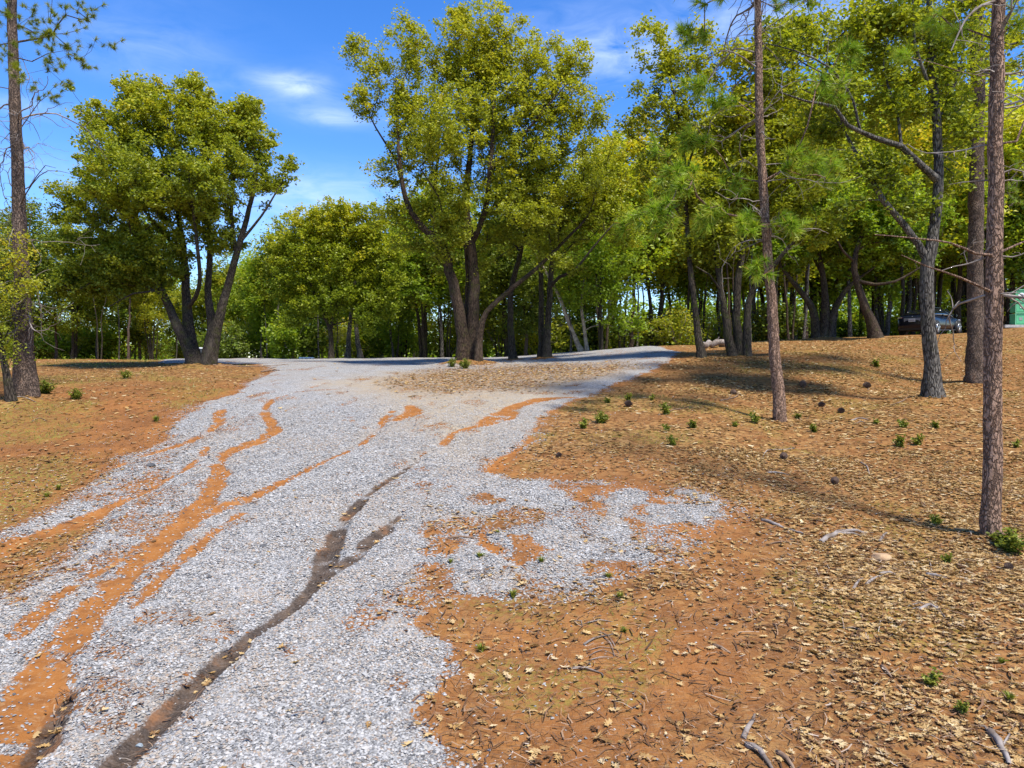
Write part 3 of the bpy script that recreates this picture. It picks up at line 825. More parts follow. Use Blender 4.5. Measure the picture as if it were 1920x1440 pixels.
def leaves(tips, dirs, per, spread, size, rng, tint_c, tint_s, droop=0., flat=.7):
    """kite shaped leaves in a clump round every tip"""
    k = len(tips); n = k * per
    cnt = np.repeat(np.arange(k), per)
    sp = spread * (.6 + .8 * rng.random(k))[cnt]
    off = rng.normal(size=(n, 3)) * sp[:, None] * .6; off[:, 2] *= flat
    off = off - dirs[cnt] * (np.abs(rng.normal(size=n)) * sp * .7)[:, None]
    c = tips[cnt] + off
    s = size * (.55 + .75 * rng.random(n))
    ax = rng.normal(size=(n, 3)); ax[:, 2] = ax[:, 2] * .6 - droop; ax /= np.linalg.norm(ax, axis=1)[:, None]
    nr = rng.normal(size=(n, 3)); nr[:, 2] = np.abs(nr[:, 2]) + .5
    sd = np.cross(ax, nr); sd /= np.linalg.norm(sd, axis=1)[:, None] + 1e-9
    nn = np.cross(sd, ax)
    wd = s * (.30 + .16 * rng.random(n)); fold = s * .14
    V = np.empty((n, 5, 3))
    V[:, 0] = c - ax * (s * .5)[:, None]
    V[:, 1] = c + sd * wd[:, None] + nn * fold[:, None] + ax * (s * .06)[:, None]
    V[:, 2] = c + ax * (s * .5)[:, None]
    V[:, 3] = c - sd * wd[:, None] + nn * fold[:, None] + ax * (s * .10)[:, None]
    V = V[:, :4]
    base = 4 * np.arange(n)
    Fq = np.stack([base, base + 1, base + 2, base + 3], -1)
    t = np.clip(tint_c[cnt] + tint_s * rng.normal(size=n), 0, 1)
    return V.reshape(-1, 3), Fq, t

def needles(tips, dirs, per, length, rng, tint_c, wid=.0035, spread=1.1):
    k = len(tips); n = k * per; cnt = np.repeat(np.arange(k), per)
    root = tips[cnt] - dirs[cnt] * (rng.random(n) * .07)[:, None]
    d = dirs[cnt] * .8 + rng.normal(size=(n, 3)) * spread * .5; d[:, 2] -= .08
    d /= np.linalg.norm(d, axis=1)[:, None]
    L = length * (.65 + .5 * rng.random(n))
    sd = np.cross(d, rng.normal(size=(n, 3))); sd /= np.linalg.norm(sd, axis=1)[:, None] + 1e-9
    V = np.empty((n, 3, 3))
    V[:, 0] = root + sd * wid; V[:, 1] = root - sd * wid; V[:, 2] = root + d * L[:, None]
    V[:, 2, 2] -= .12 * L
    t = np.clip(tint_c[cnt] + .16 * rng.normal(size=n), 0, .9); t[rng.random(n) < .02] = 1
    return V.reshape(-1, 3), np.arange(3 * n).reshape(-1, 3), t

def lobe_tips(lobes, Y0, rng, shell=.45, depth=1.0, dens=1.0):
    """lobes (px, py, rx, ry, count[, dy]) -> tips in world space at their real distance"""
    out = []
    for l in lobes:
        px, py, rx, ry, cnt = l[:5]; dy = l[5] if len(l) > 5 else 0.
        Y = Y0 + dy; c = P(px, py, Y); a = rx * Y / F; b = ry * Y / F
        cnt = int(cnt * dens)
        v = rng.normal(size=(cnt, 3)); v /= np.linalg.norm(v, axis=1)[:, None]
        r = rng.random(cnt) ** shell
        r = np.where(rng.random(cnt) < .14, r * (1.1 + .35 * rng.random(cnt)), r)
        th = np.arctan2(v[:, 1], v[:, 0])
        r = r * (.68 + .62 * vnoise(th * 1.1 + px * .07, v[:, 2] * 2.2 + py * .05, 1., 4))
        out.append(c + v * r[:, None] * np.array([a, max(a, b) * .85 * depth, b]))
    return np.concatenate(out)

def finish(root, sk, mat_bark, rough=0., flare=.35, sides=14):
    V, Fq = sk.mesh(sides_big=sides, flare=flare, rough=rough)
    return mesh_np('trunk', V - np.array(root.location), Fq, mat_bark, root, smooth=True)

def tipdirs(sk, ends):
    d = []
    for e in ends:
        q = e
        for _ in range(2):
            if sk.par[q] >= 0: q = sk.par[q]
        d.append(norm(sk.p[e] - sk.p[q]))
    return np.array([sk.p[e] for e in ends]), np.array(d)

def oak(name, label, Y0, stems, lobes, bark, leafmat, seed, per=100, spread=.3, size=.10, tint=(.3, .5), cat='tree', group=None,
        rough=.0, flare=.7, dens=1., tipr=.006, bf=.3, sides=14, shell=.45, hang=0.):
    """stems: list of (list of (px, py[, dy]), [radius m...], parent) ; parent None = ground, else index of earlier stem"""
    rng = np.random.default_rng(seed); sk = Skel(rng); ids = []
    b0 = stems[0][0][0]
    g0 = P(b0[0], b0[1], Y0); gzz = float(base_z(g0[0], g0[1]))
    root = empty(name, (g0[0], g0[1], gzz), label, cat, group)
    cx = abs(b0[0] - 960) / F
    for pts, rad, par in stems:
        rad = [q * .72 / math.sqrt(1 + cx * cx) for q in rad]
        W3 = [P(q[0], q[1], Y0 + (q[2] if len(q) > 2 else 0)) for q in pts]
        if par is None:
            W3[0][2] = float(base_z(W3[0][0], W3[0][1]))
            ids.append(sk.stemline(W3, rad, -1))
        else:
            A = np.array([sk.p[i] for i in ids[par]]); j = ids[par][int(np.argmin(((A - W3[0]) ** 2).sum(1)))]
            W3[0] = sk.p[j].copy()
            ids.append(sk.stemline(W3, rad, j))
    tips = lobe_tips(lobes, Y0, rng, shell=shell, dens=dens * 1.75)
    zlo = float(gzz) + .22 * (tips[:, 2].max() - gzz) * .6
    ends = sk.grow(tips, bf=bf, minz=min(zlo, tips[:, 2].min()))
    sk.radii(tipr)
    tr = finish(root, sk, bark, rough, flare, sides)
    tp, dr = tipdirs(sk, ends)
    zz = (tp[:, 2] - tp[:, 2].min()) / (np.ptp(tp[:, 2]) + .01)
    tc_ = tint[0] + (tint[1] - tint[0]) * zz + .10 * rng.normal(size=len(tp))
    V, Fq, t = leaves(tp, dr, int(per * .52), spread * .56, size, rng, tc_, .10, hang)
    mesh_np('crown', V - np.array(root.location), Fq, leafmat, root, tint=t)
    return root, sk

# --- left multi-stemmed oak
oak('oak_tree', 'broad dense green oak with several dark stems left of the gravel driveway', 21.0,
    [([(372, 691), (345, 640), (318, 575), (290, 520), (255, 440), (215, 340)], [.30, .22, .17, .14, .09, .05], None),
     ([(366, 690, .2), (355, 625, .2), (350, 560, .3), (345, 480, .5), (330, 380, .8), (300, 280, 1)], [.30, .24, .19, .15, .10, .05], None),
     ([(356, 585, .2), (373, 540, -.2), (372, 480, -.5), (350, 300, -1)], [.10, .09, .08, .04], 1),
     ([(388, 690), (398, 620), (390, 540, .2), (395, 450, .3), (385, 350, .2), (400, 240)], [.30, .20, .14, .12, .08, .04], None),
     ([(392, 690, -.2), (408, 610, -.3), (425, 545, -.3), (450, 455, -.4), (468, 390, -.4), (480, 320, -.3), (468, 220)], [.26, .21, .17, .13, .10, .07, .03], None),
     ([(440, 480, -.3), (434, 410), (438, 340), (440, 250)], [.10, .08, .06, .03], 4),
     ([(455, 445, -.4), (490, 405, -.5), (515, 365, -.5), (535, 330)], [.07, .05, .035, .015], 4),
     ([(312, 565), (290, 545, -.3), (250, 550, -.6), (205, 575, -.8)], [.07, .05, .035, .015], 0),
     ([(345, 480, .5), (300, 430, 1), (250, 370, 1.5), (200, 300, 1.5)], [.09, .07, .05, .02], 1)],
    [(245, 255, 90, 85, 90), (335, 215, 100, 60, 110), (400, 255, 85, 70, 90), (468, 265, 55, 70, 60), (175, 400, 85, 90, 100), (300, 370, 120, 70, 120),
     (390, 400, 60, 60, 55), (150, 490, 55, 60, 50), (262, 165, 40, 35, 22), (353, 160, 25, 22, 12), (462, 202, 40, 26, 22), (505, 340, 36, 40, 22),
     (215, 490, 85, 50, 75), (300, 470, 75, 50, 60), (330, 320, 140, 80, 110, 1.5), (240, 330, 110, 80, 70, -1.5), (390, 330, 80, 80, 50, -1.5), (545, 315, 16, 22, 6), (180, 215, 35, 25, 14), (205, 535, 70, 26, 40), (125, 530, 40, 34, 22), (290, 520, 50, 26, 20), (420, 450, 40, 34, 18)],
    MAT_BARK_OAK, MAT_LEAF_OAK, 101, per=135, spread=.28, size=.085, tint=(.05, .6), bf=.25)

# --- centre oak
oak('oak_tree', 'tallest olive gold oak with mossy forked stems on a mound in the gravel', 22.0,
    [([(868, 690), (864, 610), (848, 530), (830, 465), (792, 425, -.3), (762, 375, -.5), (748, 290, -.5), (745, 200, -.3)], [.26, .25, .22, .19, .14, .11, .08, .04], None),
     ([(884, 690, .2), (887, 600, .2), (890, 520, .2), (880, 440, .2), (874, 380, .3), (880, 300, .4), (892, 200, .5), (900, 90, .5)], [.28, .26, .22, .18, .15, .12, .08, .04], None),
     ([(886, 450, .2), (908, 400), (918, 320, -.3), (925, 230, -.5), (925, 130, -.5)], [.14, .12, .10, .07, .03], 1),
     ([(896, 690, -.2), (900, 625, -.3), (912, 585, -.3), (955, 545, -.2), (1010, 500, .1), (1060, 450, .5), (1105, 400, .8), (1120, 340, 1.)], [.18, .15, .11, .10, .085, .06, .04, .015], None),
     ([(845, 530), (826, 440, .5), (815, 370, .9), (822, 280, 1), (820, 170, 1)], [.12, .10, .08, .06, .03], 0),
     ([(760, 372, -.5), (740, 300, 0), (705, 240, .3), (680, 190, .3)], [.06, .05, .035, .015], 0),
     ([(918, 330, -.3), (960, 280, -.6), (1000, 230, -.8), (1060, 160, -1)], [.08, .06, .045, .02], 2),
     ([(905, 410), (950, 370, .5), (1000, 330, 1.), (1060, 290, 1.2)], [.08, .06, .045, .02], 2),
     ([(868, 690, .3), (876, 600, .5), (878, 500, .7), (868, 420, .8)], [.2, .17, .14, .10], None)],
    [(905, 70, 80, 60, 90), (860, 130, 70, 60, 70), (940, 130, 80, 70, 80), (770, 100, 40, 60, 40), (765, 200, 60, 60, 55), (705, 130, 28, 50, 18), (665, 95, 22, 32, 12),
     (680, 190, 30, 40, 16), (790, 270, 75, 60, 60), (880, 220, 100, 80, 110), (985, 190, 70, 70, 70), (1075, 120, 38, 50, 26), (1000, 280, 90, 70, 75),
     (1085, 330, 70, 60, 42), (960, 360, 90, 50, 50), (835, 350, 55, 60, 40), (1105, 230, 45, 55, 26), (735, 320, 45, 45, 20), (722, 400, 35, 20, 8), (855, 30, 24, 26, 14),
     (960, 250, 90, 80, 55, 2.), (840, 230, 90, 80, 55, -2.), (1000, 400, 60, 30, 24, -1), (780, 400, 50, 40, 26), (930, 440, 60, 40, 30, 1), (850, 430, 40, 50, 26, -.8), (1020, 460, 50, 30, 16, .5), (1050, 190, 60, 60, 40), (1020, 110, 50, 50, 30), (960, 330, 110, 60, 50, 1.5), (1080, 230, 60, 70, 26, 1), (815, 480, 34, 30, 10), (905, 500, 34, 34, 8, .5), (765, 455, 34, 26, 10), (1060, 500, 44, 22, 10), (850, 390, 44, 40, 16, -1.)],
    MAT_BARK_BROWN, MAT_LEAF_BIG, 102, per=110, spread=.30, size=.08, tint=(.12, .58), bf=.28, flare=.6)

# --- two slim oaks to its right
oak('oak_tree', 'single slim dark oak just right of the mound oak, trunk kinked to the right', 24.,
    [([(962, 682), (957, 610), (958, 545), (972, 490), (985, 435), (1002, 375), (1010, 300)], [.17, .14, .125, .12, .10, .08, .04], None),
     ([(975, 480), (940, 430, .5), (915, 395, .6)], [.06, .045, .02], 0)],
    [(1010, 330, 70, 60, 60), (985, 400, 60, 40, 32), (1040, 380, 50, 40, 26), (930, 400, 40, 26, 14)],
    MAT_BARK_OAK, MAT_LEAF_OAK, 103, per=75, spread=.27, size=.10, tint=(.25, .55), flare=.9)
oak('oak_tree', 'twin stemmed dark oak with a long low limb reaching right over the gravel bend', 24.,
    [([(1014, 682, .2), (1015, 600, .3), (1014, 520, .3), (1010, 450, .4), (1000, 380, .6)], [.16, .13, .11, .09, .05], None),
     ([(1024, 682), (1026, 620), (1030, 560), (1034, 500), (1046, 440), (1068, 370), (1080, 300)], [.19, .15, .135, .12, .09, .07, .03], None),
     ([(1031, 550), (1048, 520, -.5), (1078, 505, -.8), (1115, 460, -1), (1150, 420, -1.2)], [.09, .075, .06, .045, .02], 1)],
    [(1085, 380, 70, 55, 60), (1140, 400, 65, 50, 52), (1060, 450, 60, 34, 26), (1150, 330, 50, 50, 30), (1180, 440, 40, 30, 14), (1020, 420, 50, 30, 18)],
    MAT_BARK_OAK, MAT_LEAF_OAK, 104, per=80, spread=.28, size=.10, tint=(.25, .6), flare=.9)

oak('oak_tree', 'bare pale trunk leaning left among saplings beyond the twin stemmed oak', 31.,
    [([(1090, 668), (1076, 630), (1062, 592), (1048, 555), (1030, 520), (1000, 470)], [.15, .13, .12, .10, .08, .03], None), ([(1100, 667), (1096, 620), (1090, 570), (1098, 500)], [.11, .10, .08, .03], None)],
    [(1010, 470, 40, 30, 20), (1100, 480, 50, 40, 26), (1150, 560, 45, 50, 26, -.8), (1180, 600, 36, 36, 16, -1)],
    pbr('pale_bark', (.40, .34, .28), .9, bump=(30., .6, .01), noise=(8., (.22, .18, .15)), spec=.1), MAT_LEAF_FRESH, 113, per=85, spread=.3, size=.11, tint=(.4, .7))
# --- rusty round oak behind the crest
oak('oak_tree', 'round crowned rusty gold oak on a thin dark stem beyond the crest of the driveway', 30.,
    [([(621, 674), (619, 620), (605, 585), (590, 555), (575, 500)], [.15, .13, .10, .08, .04], None),
     ([(620, 615), (628, 580), (640, 540), (650, 480)], [.10, .09, .07, .03], 0),
     ([(619, 625), (622, 560, .5), (610, 480, .6)], [.08, .07, .03], 0)],
    [(580, 440, 60, 50, 75), (640, 430, 65, 50, 85), (700, 440, 50, 50, 60), (560, 500, 55, 50, 55), (630, 510, 70, 50, 70), (700, 520, 60, 50, 50), (630, 400, 60, 25, 40), (660, 560, 60, 30, 30), (535, 540, 35, 30, 18), (720, 560, 40, 40, 34), (590, 570, 60, 26, 34), (525, 470, 34, 45, 26), (740, 480, 30, 50, 26), (545, 600, 30, 22, 12), (690, 600, 40, 22, 14), (640, 460, 100, 60, 60, 1)],
    MAT_BARK_OAK, MAT_LEAF_RUST, 105, per=130, spread=.33, size=.10, tint=(.0, .55))
oak('oak_tree', 'green leafed oak with pale stems between the rusty crowned oak and the mound oak', 33.,
    [([(652, 672), (655, 620), (662, 560), (670, 500)], [.16, .14, .12, .05], None), ([(676, 672), (668, 600), (690, 540), (710, 470)], [.16, .13, .1, .04], None)],
    [(680, 480, 60, 50, 50), (730, 500, 50, 50, 45), (760, 440, 45, 50, 40), (690, 550, 60, 40, 36), (760, 540, 40, 40, 22)],
    MAT_BARK_GREY, MAT_LEAF_FRESH, 106, per=90, spread=.34, size=.13, tint=(.2, .6))

# --- oaks right of the road
oak('oak_tree', 'slim dark oak at the right edge of the gravel bend, its sparse crown reaching high', 20.,
    [([(1314, 677), (1307, 610), (1299, 545), (1292, 480), (1287, 400), (1283, 300), (1268, 200), (1250, 120)], [.16, .125, .11, .10, .085, .07, .05, .02], None),
     ([(1284, 320), (1310, 250, .5), (1330, 180, .6)], [.05, .04, .02], 0), ([(1290, 430), (1255, 370, -.4), (1225, 320, -.6)], [.05, .035, .015], 0)],
    [(1250, 110, 50, 50, 30), (1215, 190, 40, 50, 24), (1275, 210, 50, 60, 36), (1310, 130, 45, 50, 26), (1235, 290, 45, 50, 30), (1330, 250, 45, 50, 28),
     (1270, 360, 60, 50, 34), (1215, 50, 30, 30, 9), (1330, 60, 35, 30, 10), (1180, 230, 24, 30, 7)],
    MAT_BARK_OAK, MAT_LEAF_BIG, 107, per=75, spread=.28, size=.09, tint=(.05, .5), flare=.9)
oak('oak_tree', 'clump of fused dark oak stems between the slim bend oak and the near leaning pine', 20.,
    [([(1374, 669), (1361, 605), (1352, 545), (1342, 480), (1330, 400)], [.19, .15, .12, .10, .05], None),
     ([(1386, 669, .1), (1381, 600), (1384, 525), (1394, 460), (1400, 380), (1410, 280)], [.20, .16, .14, .12, .09, .04], None),
     ([(1400, 668), (1401, 590), (1411, 545), (1445, 505, -.3), (1480, 462, -.5), (1530, 420, -.6)], [.18, .14, .11, .10, .07, .03], None),
     ([(1352, 548), (1330, 515, -.3), (1305, 500, -.4)], [.05, .04, .02], 0)],
    [(1340, 380, 70, 60, 60), (1410, 330, 80, 70, 80), (1480, 380, 70, 60, 60), (1400, 240, 70, 60, 50), (1470, 270, 60, 60, 45), (1330, 460, 60, 30, 24), (1520, 440, 50, 30, 22),
     (1440, 180, 60, 50, 40), (1500, 220, 60, 60, 40), (1400, 120, 60, 50, 34), (1460, 90, 60, 50, 26), (1360, 230, 50, 60, 34), (1540, 300, 60, 60, 34, 1)],
    MAT_BARK_OAK, MAT_LEAF_BIG, 108, per=85, spread=.3, size=.11, tint=(.1, .62), flare=.6)
oak('oak_tree', 'squat spreading oak with arching limbs on the knoll left of the dark car', 29.,
    [([(1532, 631), (1528, 600), (1519, 570), (1492, 536), (1465, 500), (1450, 460)], [.27, .24, .20, .15, .10, .05], None),
     ([(1543, 631), (1546, 590), (1547, 550), (1540, 500), (1530, 440)], [.28, .25, .20, .15, .08], None),
     ([(1552, 631), (1562, 590), (1578, 555), (1600, 530), (1640, 500)], [.24, .20, .16, .12, .05], None),
     ([(1540, 520), (1520, 470, .5), (1505, 430, .6)], [.10, .08, .04], 1)],
    [(1470, 470, 60, 35, 40), (1540, 450, 70, 40, 50), (1600, 460, 60, 40, 40), (1500, 400, 70, 50, 50), (1590, 390, 70, 50, 50), (1640, 470, 50, 30, 24), (1550, 330, 80, 50, 50)],
    MAT_BARK_OAK, MAT_LEAF_FRESH, 109, per=85, spread=.36, size=.14, tint=(.1, .9), flare=.4)
oak('oak_tree', 'stout oak leaning left on the knoll with a flat limb pointing over the dark car', 27.,
    [([(1642, 633), (1632, 600), (1616, 560), (1606, 525), (1602, 490), (1612, 450), (1630, 400)], [.36, .26, .22, .19, .16, .12, .06], None),
     ([(1608, 530), (1640, 533, -.4), (1680, 527, -.6), (1720, 505, -.8), (1755, 480, -.9)], [.11, .09, .07, .05, .02], 0),
     ([(1603, 495), (1580, 470, -.3), (1565, 440, -.5)], [.09, .07, .03], 0)],
    [(1640, 420, 60, 45, 45), (1690, 440, 60, 40, 40), (1600, 400, 55, 45, 36), (1720, 480, 40, 22, 16), (1660, 350, 70, 50, 44), (1740, 400, 55, 45, 30)],
    MAT_BARK_BROWN, MAT_LEAF_FRESH, 110, per=85, spread=.34, size=.13, tint=(.05, .8), flare=.5)
# --- near right oak
oak('oak_tree', 'grey barked oak in front of the dark car, big limbs arching up left', 13.3,
    [([(1749, 753), (1747, 680), (1741, 600), (1736, 545), (1741, 490), (1752, 430), (1760, 340), (1757, 230), (1748, 120), (1742, 0), (1745, -120)], [.24, .19, .185, .19, .18, .155, .135, .12, .10, .075, .05], None),
     ([(1740, 500), (1722, 458), (1690, 415), (1655, 375), (1630, 330), (1607, 290, .3), (1580, 240, .5)], [.12, .105, .095, .085, .075, .06, .03], 0),
     ([(1755, 335), (1722, 305, -.2), (1690, 275, -.3), (1640, 258, -.4), (1590, 235, -.6), (1565, 200, -.7), (1510, 190, -.9), (1455, 170, -1.)], [.11, .10, .085, .07, .055, .045, .03, .015], 0),
     ([(1695, 278, -.3), (1685, 225, -.2), (1665, 160), (1655, 110, .2)], [.05, .04, .03, .012], 2),
     ([(1752, 190), (1735, 140, -.2), (1715, 80, -.3), (1712, 0, -.3)], [.06, .05, .04, .02], 0),
     ([(1620, 248, -.5), (1600, 190, -.6), (1560, 130, -.8), (1490, 95, -1.), (1400, 75, -1.2)], [.04, .035, .03, .02, .01], 2),
     ([(1757, 240), (1790, 160, .4), (1810, 80, .5)], [.05, .04, .02], 0)],
    [(1560, 150, 60, 50, 20), (1480, 60, 60, 50, 18), (1640, 90, 60, 60, 24), (1700, 40, 60, 50, 22), (1780, 120, 50, 70, 22), (1800, 230, 45, 50, 14),
     (1690, 190, 60, 50, 18), (1620, 30, 60, 40, 18), (1560, 300, 60, 40, 14), (1650, 320, 60, 40, 14), (1600, 60, 90, 60, 30, 1.5), (1720, 150, 90, 80, 40, 2), (1830, 120, 60, 100, 26, 2), (1640, 200, 120, 80, 50, 3), (1740, 60, 120, 80, 50, 3), (1880, 80, 60, 90, 30, 4), (1520, 60, 90, 60, 26, 2), (1780, 330, 60, 60, 20, 3), (1540, 240, 70, 60, 24, 1.), (1450, 140, 50, 50, 14), (1800, 20, 60, 50, 18), (1740, -60, 120, 60, 40), (1700, 380, 50, 30, 9), (1580, 390, 40, 30, 6)],
    MAT_BARK_GREY, MAT_LEAF_OAK, 111, per=80, spread=.30, size=.085, tint=(.1, .55), rough=.12, flare=.7, tipr=.005, sides=22)

# --- far left small leaning oak
oak('oak_tree', 'small leaning tree with yellow green leaves at the left picture edge beside the tall pine', 13.,
    [([(24, 746), (12, 700), (2, 650), (-12, 600), (-20, 520), (-15, 450)], [.13, .10, .09, .08, .06, .03], None), ([(-5, 640), (25, 600), (50, 560)], [.03, .02, .01], 0)],
    [(-20, 470, 50, 60, 16), (15, 560, 45, 60, 16), (-25, 620, 45, 50, 14), (35, 470, 36, 36, 8), (60, 530, 40, 24, 7), (15, 650, 26, 26, 4)],
    MAT_BARK_OAK, MAT_LEAF_OAK, 112, per=70, spread=.24, size=.05, tint=(.3, .8))

# ------------------------------------------------------------------ pines
def pine(name, label, Y0, trunk, rad, lobes, bark, needle, seed, dead=20, dead_len=(.5, 1.6), dead_py=(0, 600), per=46, nl=.2, wid=.0035, rough=.16, flare=.3, tint=.45, sides=26, limbs=()):
    rng = np.random.default_rng(seed); sk = Skel(rng)
    W3 = [P(q[0], q[1], Y0 + (q[2] if len(q) > 2 else 0)) for q in trunk]
    W3[0][2] = float(base_z(W3[0][0], W3[0][1]))
    root = empty(name, tuple(W3[0]), label, 'pine tree')
    cx = abs(trunk[0][0] - 960) / F; rad = [q * .88 / math.sqrt(1 + cx * cx) for q in rad]
    ids = sk.stemline(W3, rad, -1, step=.25, wob=.02)
    for pts in limbs:
        q0 = np.array(P(*pts[0][:2], Y0)); j = ids[int(np.argmin([((sk.p[i] - q0) ** 2).sum() for i in ids]))]
        L3 = [sk.p[j].copy()] + [P(q[0], q[1], Y0 + (q[2] if len(q) > 2 else 0)) for q in pts[1:]]
        r0 = .014; sk.stemline(L3, [r0 * (1 - .75 * k / (len(L3) - 1)) for k in range(len(L3))], j, step=.2, wob=.04)
    tp_ = lobe_tips(lobes, Y0, rng, shell=.5, dens=1.5)
    zmin = tp_[:, 2].min() - .8
    ends = sk.grow(tp_, bf=.12, step=.25, jit=.03, rise=-.1, minz=zmin)
    sk.radii(.004, 2.0)
    for i in range(len(sk.r)):
        if not sk.stem[i]: sk.r[i] = min(sk.r[i], .035)
    finish(root, sk, bark, rough, flare, sides)
    tp, dr = tipdirs(sk, ends)
    extra = []; ed = []
    for e in ends:                                        # more tufts back along the twig
        q = sk.par[e]
        if q > 0 and not sk.stem[q] and rng.random() < .25: extra.append(sk.p[q]); ed.append(norm(sk.p[e] - sk.p[q]))
    if extra:
        tp = np.concatenate([tp, np.array(extra)]); dr = np.concatenate([dr, np.array(ed)])
    dr[:, 2] += .35; dr /= np.linalg.norm(dr, axis=1)[:, None]
    V, Fq, t = needles(tp, dr, per, nl, rng, np.clip(tint + .15 * rng.normal(size=len(tp)), 0, .85), wid)
    mesh_np('crown', V - np.array(root.location), Fq, needle, root, tint=t)
    # bare grey dead branches
    stem_pts = np.array([sk.p[i] for i in ids]); stem_r = np.array([sk.r[i] for i in ids])
    pyv = topix(stem_pts[:, 0], stem_pts[:, 1], stem_pts[:, 2])[1]
    ok = np.where((pyv > dead_py[0]) & (pyv < dead_py[1]))[0]
    for _ in range(dead):
        ds = Skel(rng)
        j = int(rng.choice(ok)); a = rng.random() * 6.283
        L = dead_len[0] + (dead_len[1] - dead_len[0]) * rng.random() ** 1.5
        d = np.array([math.cos(a), math.sin(a), .15 + .3 * rng.normal()]); d = norm(d)
        p = stem_pts[j].copy(); r0 = .007 + .010 * rng.random() * min(1, L)
        i0 = ds.add(p, -1, r0, True); n = max(4, int(L / .1)); cur = d
        lst = [i0]
        for k in range(n):
            cur = norm(cur + rng.normal(size=3) * .20 + np.array([0, 0, -.06 + .10 * (k / n)]))
            p = p + cur * L / n; i0 = ds.add(p, i0, r0 * (1 - .8 * (k + 1) / n) + .0015, True); lst.append(i0)
        for b in range(int(2 + L * 4)):
            q = lst[int(rng.integers(1, len(lst)))]; p2 = ds.p[q].copy(); c2 = norm(rng.normal(size=3)); pr = q; l2 = L * .1 + .3 * rng.random() * L
            m2 = max(3, int(l2 / .07))
            for k in range(m2):
                c2 = norm(c2 + rng.normal(size=3) * .28 + np.array([0, 0, -.04])); p2 = p2 + c2 * l2 / m2
                pr = ds.add(p2, pr, ds.r[q] * .5 * (1 - .7 * k / m2) + .001, False)
        V, Fq = ds.mesh(6)
        mesh_np('dead_branch', V - np.array(root.location), Fq, MAT_DEAD, root, smooth=True)
    return root

pine('pine_tree', 'closest pine with plated brown bark and a leafy shrub at its foot', 6.3,
     [(1858, 1022), (1861, 850), (1862, 700), (1864, 550), (1866, 400), (1869, 200), (1872, 0), (1875, -300), (1875, -700)], [.105, .10, .096, .092, .085, .078, .07, .058, .04],
     [(1905, 45, 14, 14, 2), (1800, 60, 16, 12, 3, .3), (1690, 100, 20, 12, 3, -.3), (1745, 45, 30, 20, 5, .6), (1955, 60, 40, 40, 8), (1960, -80, 80, 60, 14), (1790, -90, 80, 50, 14), (1900, -700, 200, 160, 40)],
     MAT_BARK_PINE, MAT_NEEDLE, 201, dead=24, dead_len=(.25, 1.2), dead_py=(-40, 560), per=90, nl=.17, wid=.0015, rough=.14, tint=.6,
     limbs=[[(1868, 470), (1915, 455, .2), (1960, 440, .3)], [(1866, 300), (1905, 265, .1), (1925, 215, .2), (1935, 170, .3)], [(1864, 500), (1830, 475, -.2), (1780, 455, -.4), (1700, 445, -.7), (1640, 440, -.9)], [(1862, 540), (1800, 520, -.2), (1740, 500, -.4), (1690, 478, -.5)]])
pine('pine_tree', 'thick dark straight pine half hidden behind the closest pine', 16.6,
     [(1828, 730), (1829, 600), (1830, 400), (1832, 200), (1832, 0), (1832, -300)], [.27, .225, .21, .20, .18, .14],
     [(1700, 20, 50, 30, 10), (1880, 10, 40, 40, 10), (1900, 350, 30, 50, 10, 3), (1830, -150, 160, 80, 60), (1830, -330, 200, 120, 80), (1960, -60, 60, 100, 24)],
     MAT_BARK_PINE2, MAT_NEEDLE, 202, dead=22, dead_len=(.5, 2.2), dead_py=(-40, 560), per=60, nl=.2, wid=.003, tint=.5)
pine('pine_tree', 'thin reddish pine leaning left, rising alone from the leaf covered slope', 11.7,
     [(1462, 803), (1456, 700), (1450, 620), (1444, 530), (1438, 450), (1430, 340), (1424, 220), (1422, 100), (1421, 0), (1420, -250)], [.118, .108, .10, .094, .088, .082, .078, .072, .066, .05],
     [(1235, 400, 30, 45, 16, -.8), (1275, 330, 35, 35, 16, -.3), (1300, 260, 30, 25, 10, .3), (1320, 410, 35, 35, 12, .5), (1345, 190, 35, 20, 8), (1290, 60, 35, 30, 9, .5), (1300, 160, 25, 15, 6),
      (1400, 420, 26, 30, 8, -.5), (1500, 300, 35, 30, 10, -.4), (1480, 420, 30, 25, 9, -.3), (1560, 160, 35, 30, 9, -.5), (1600, 100, 30, 30, 6, -.4), (1560, 330, 34, 30, 9), (1180, 410, 26, 22, 6, -.5),
      (1375, 345, 30, 25, 7, .5), (1230, 270, 16, 16, 3), (1420, 500, 28, 24, 6, -.4), (1340, -20, 60, 30, 14), (1500, -20, 60, 30, 14), (1420, -120, 130, 60, 40), (1430, -240, 180, 110, 70)],
     MAT_BARK_PINE, MAT_NEEDLE, 203, dead=36, dead_len=(.4, 2.0), dead_py=(-20, 520), per=48, nl=.21, wid=.006, tint=.6)
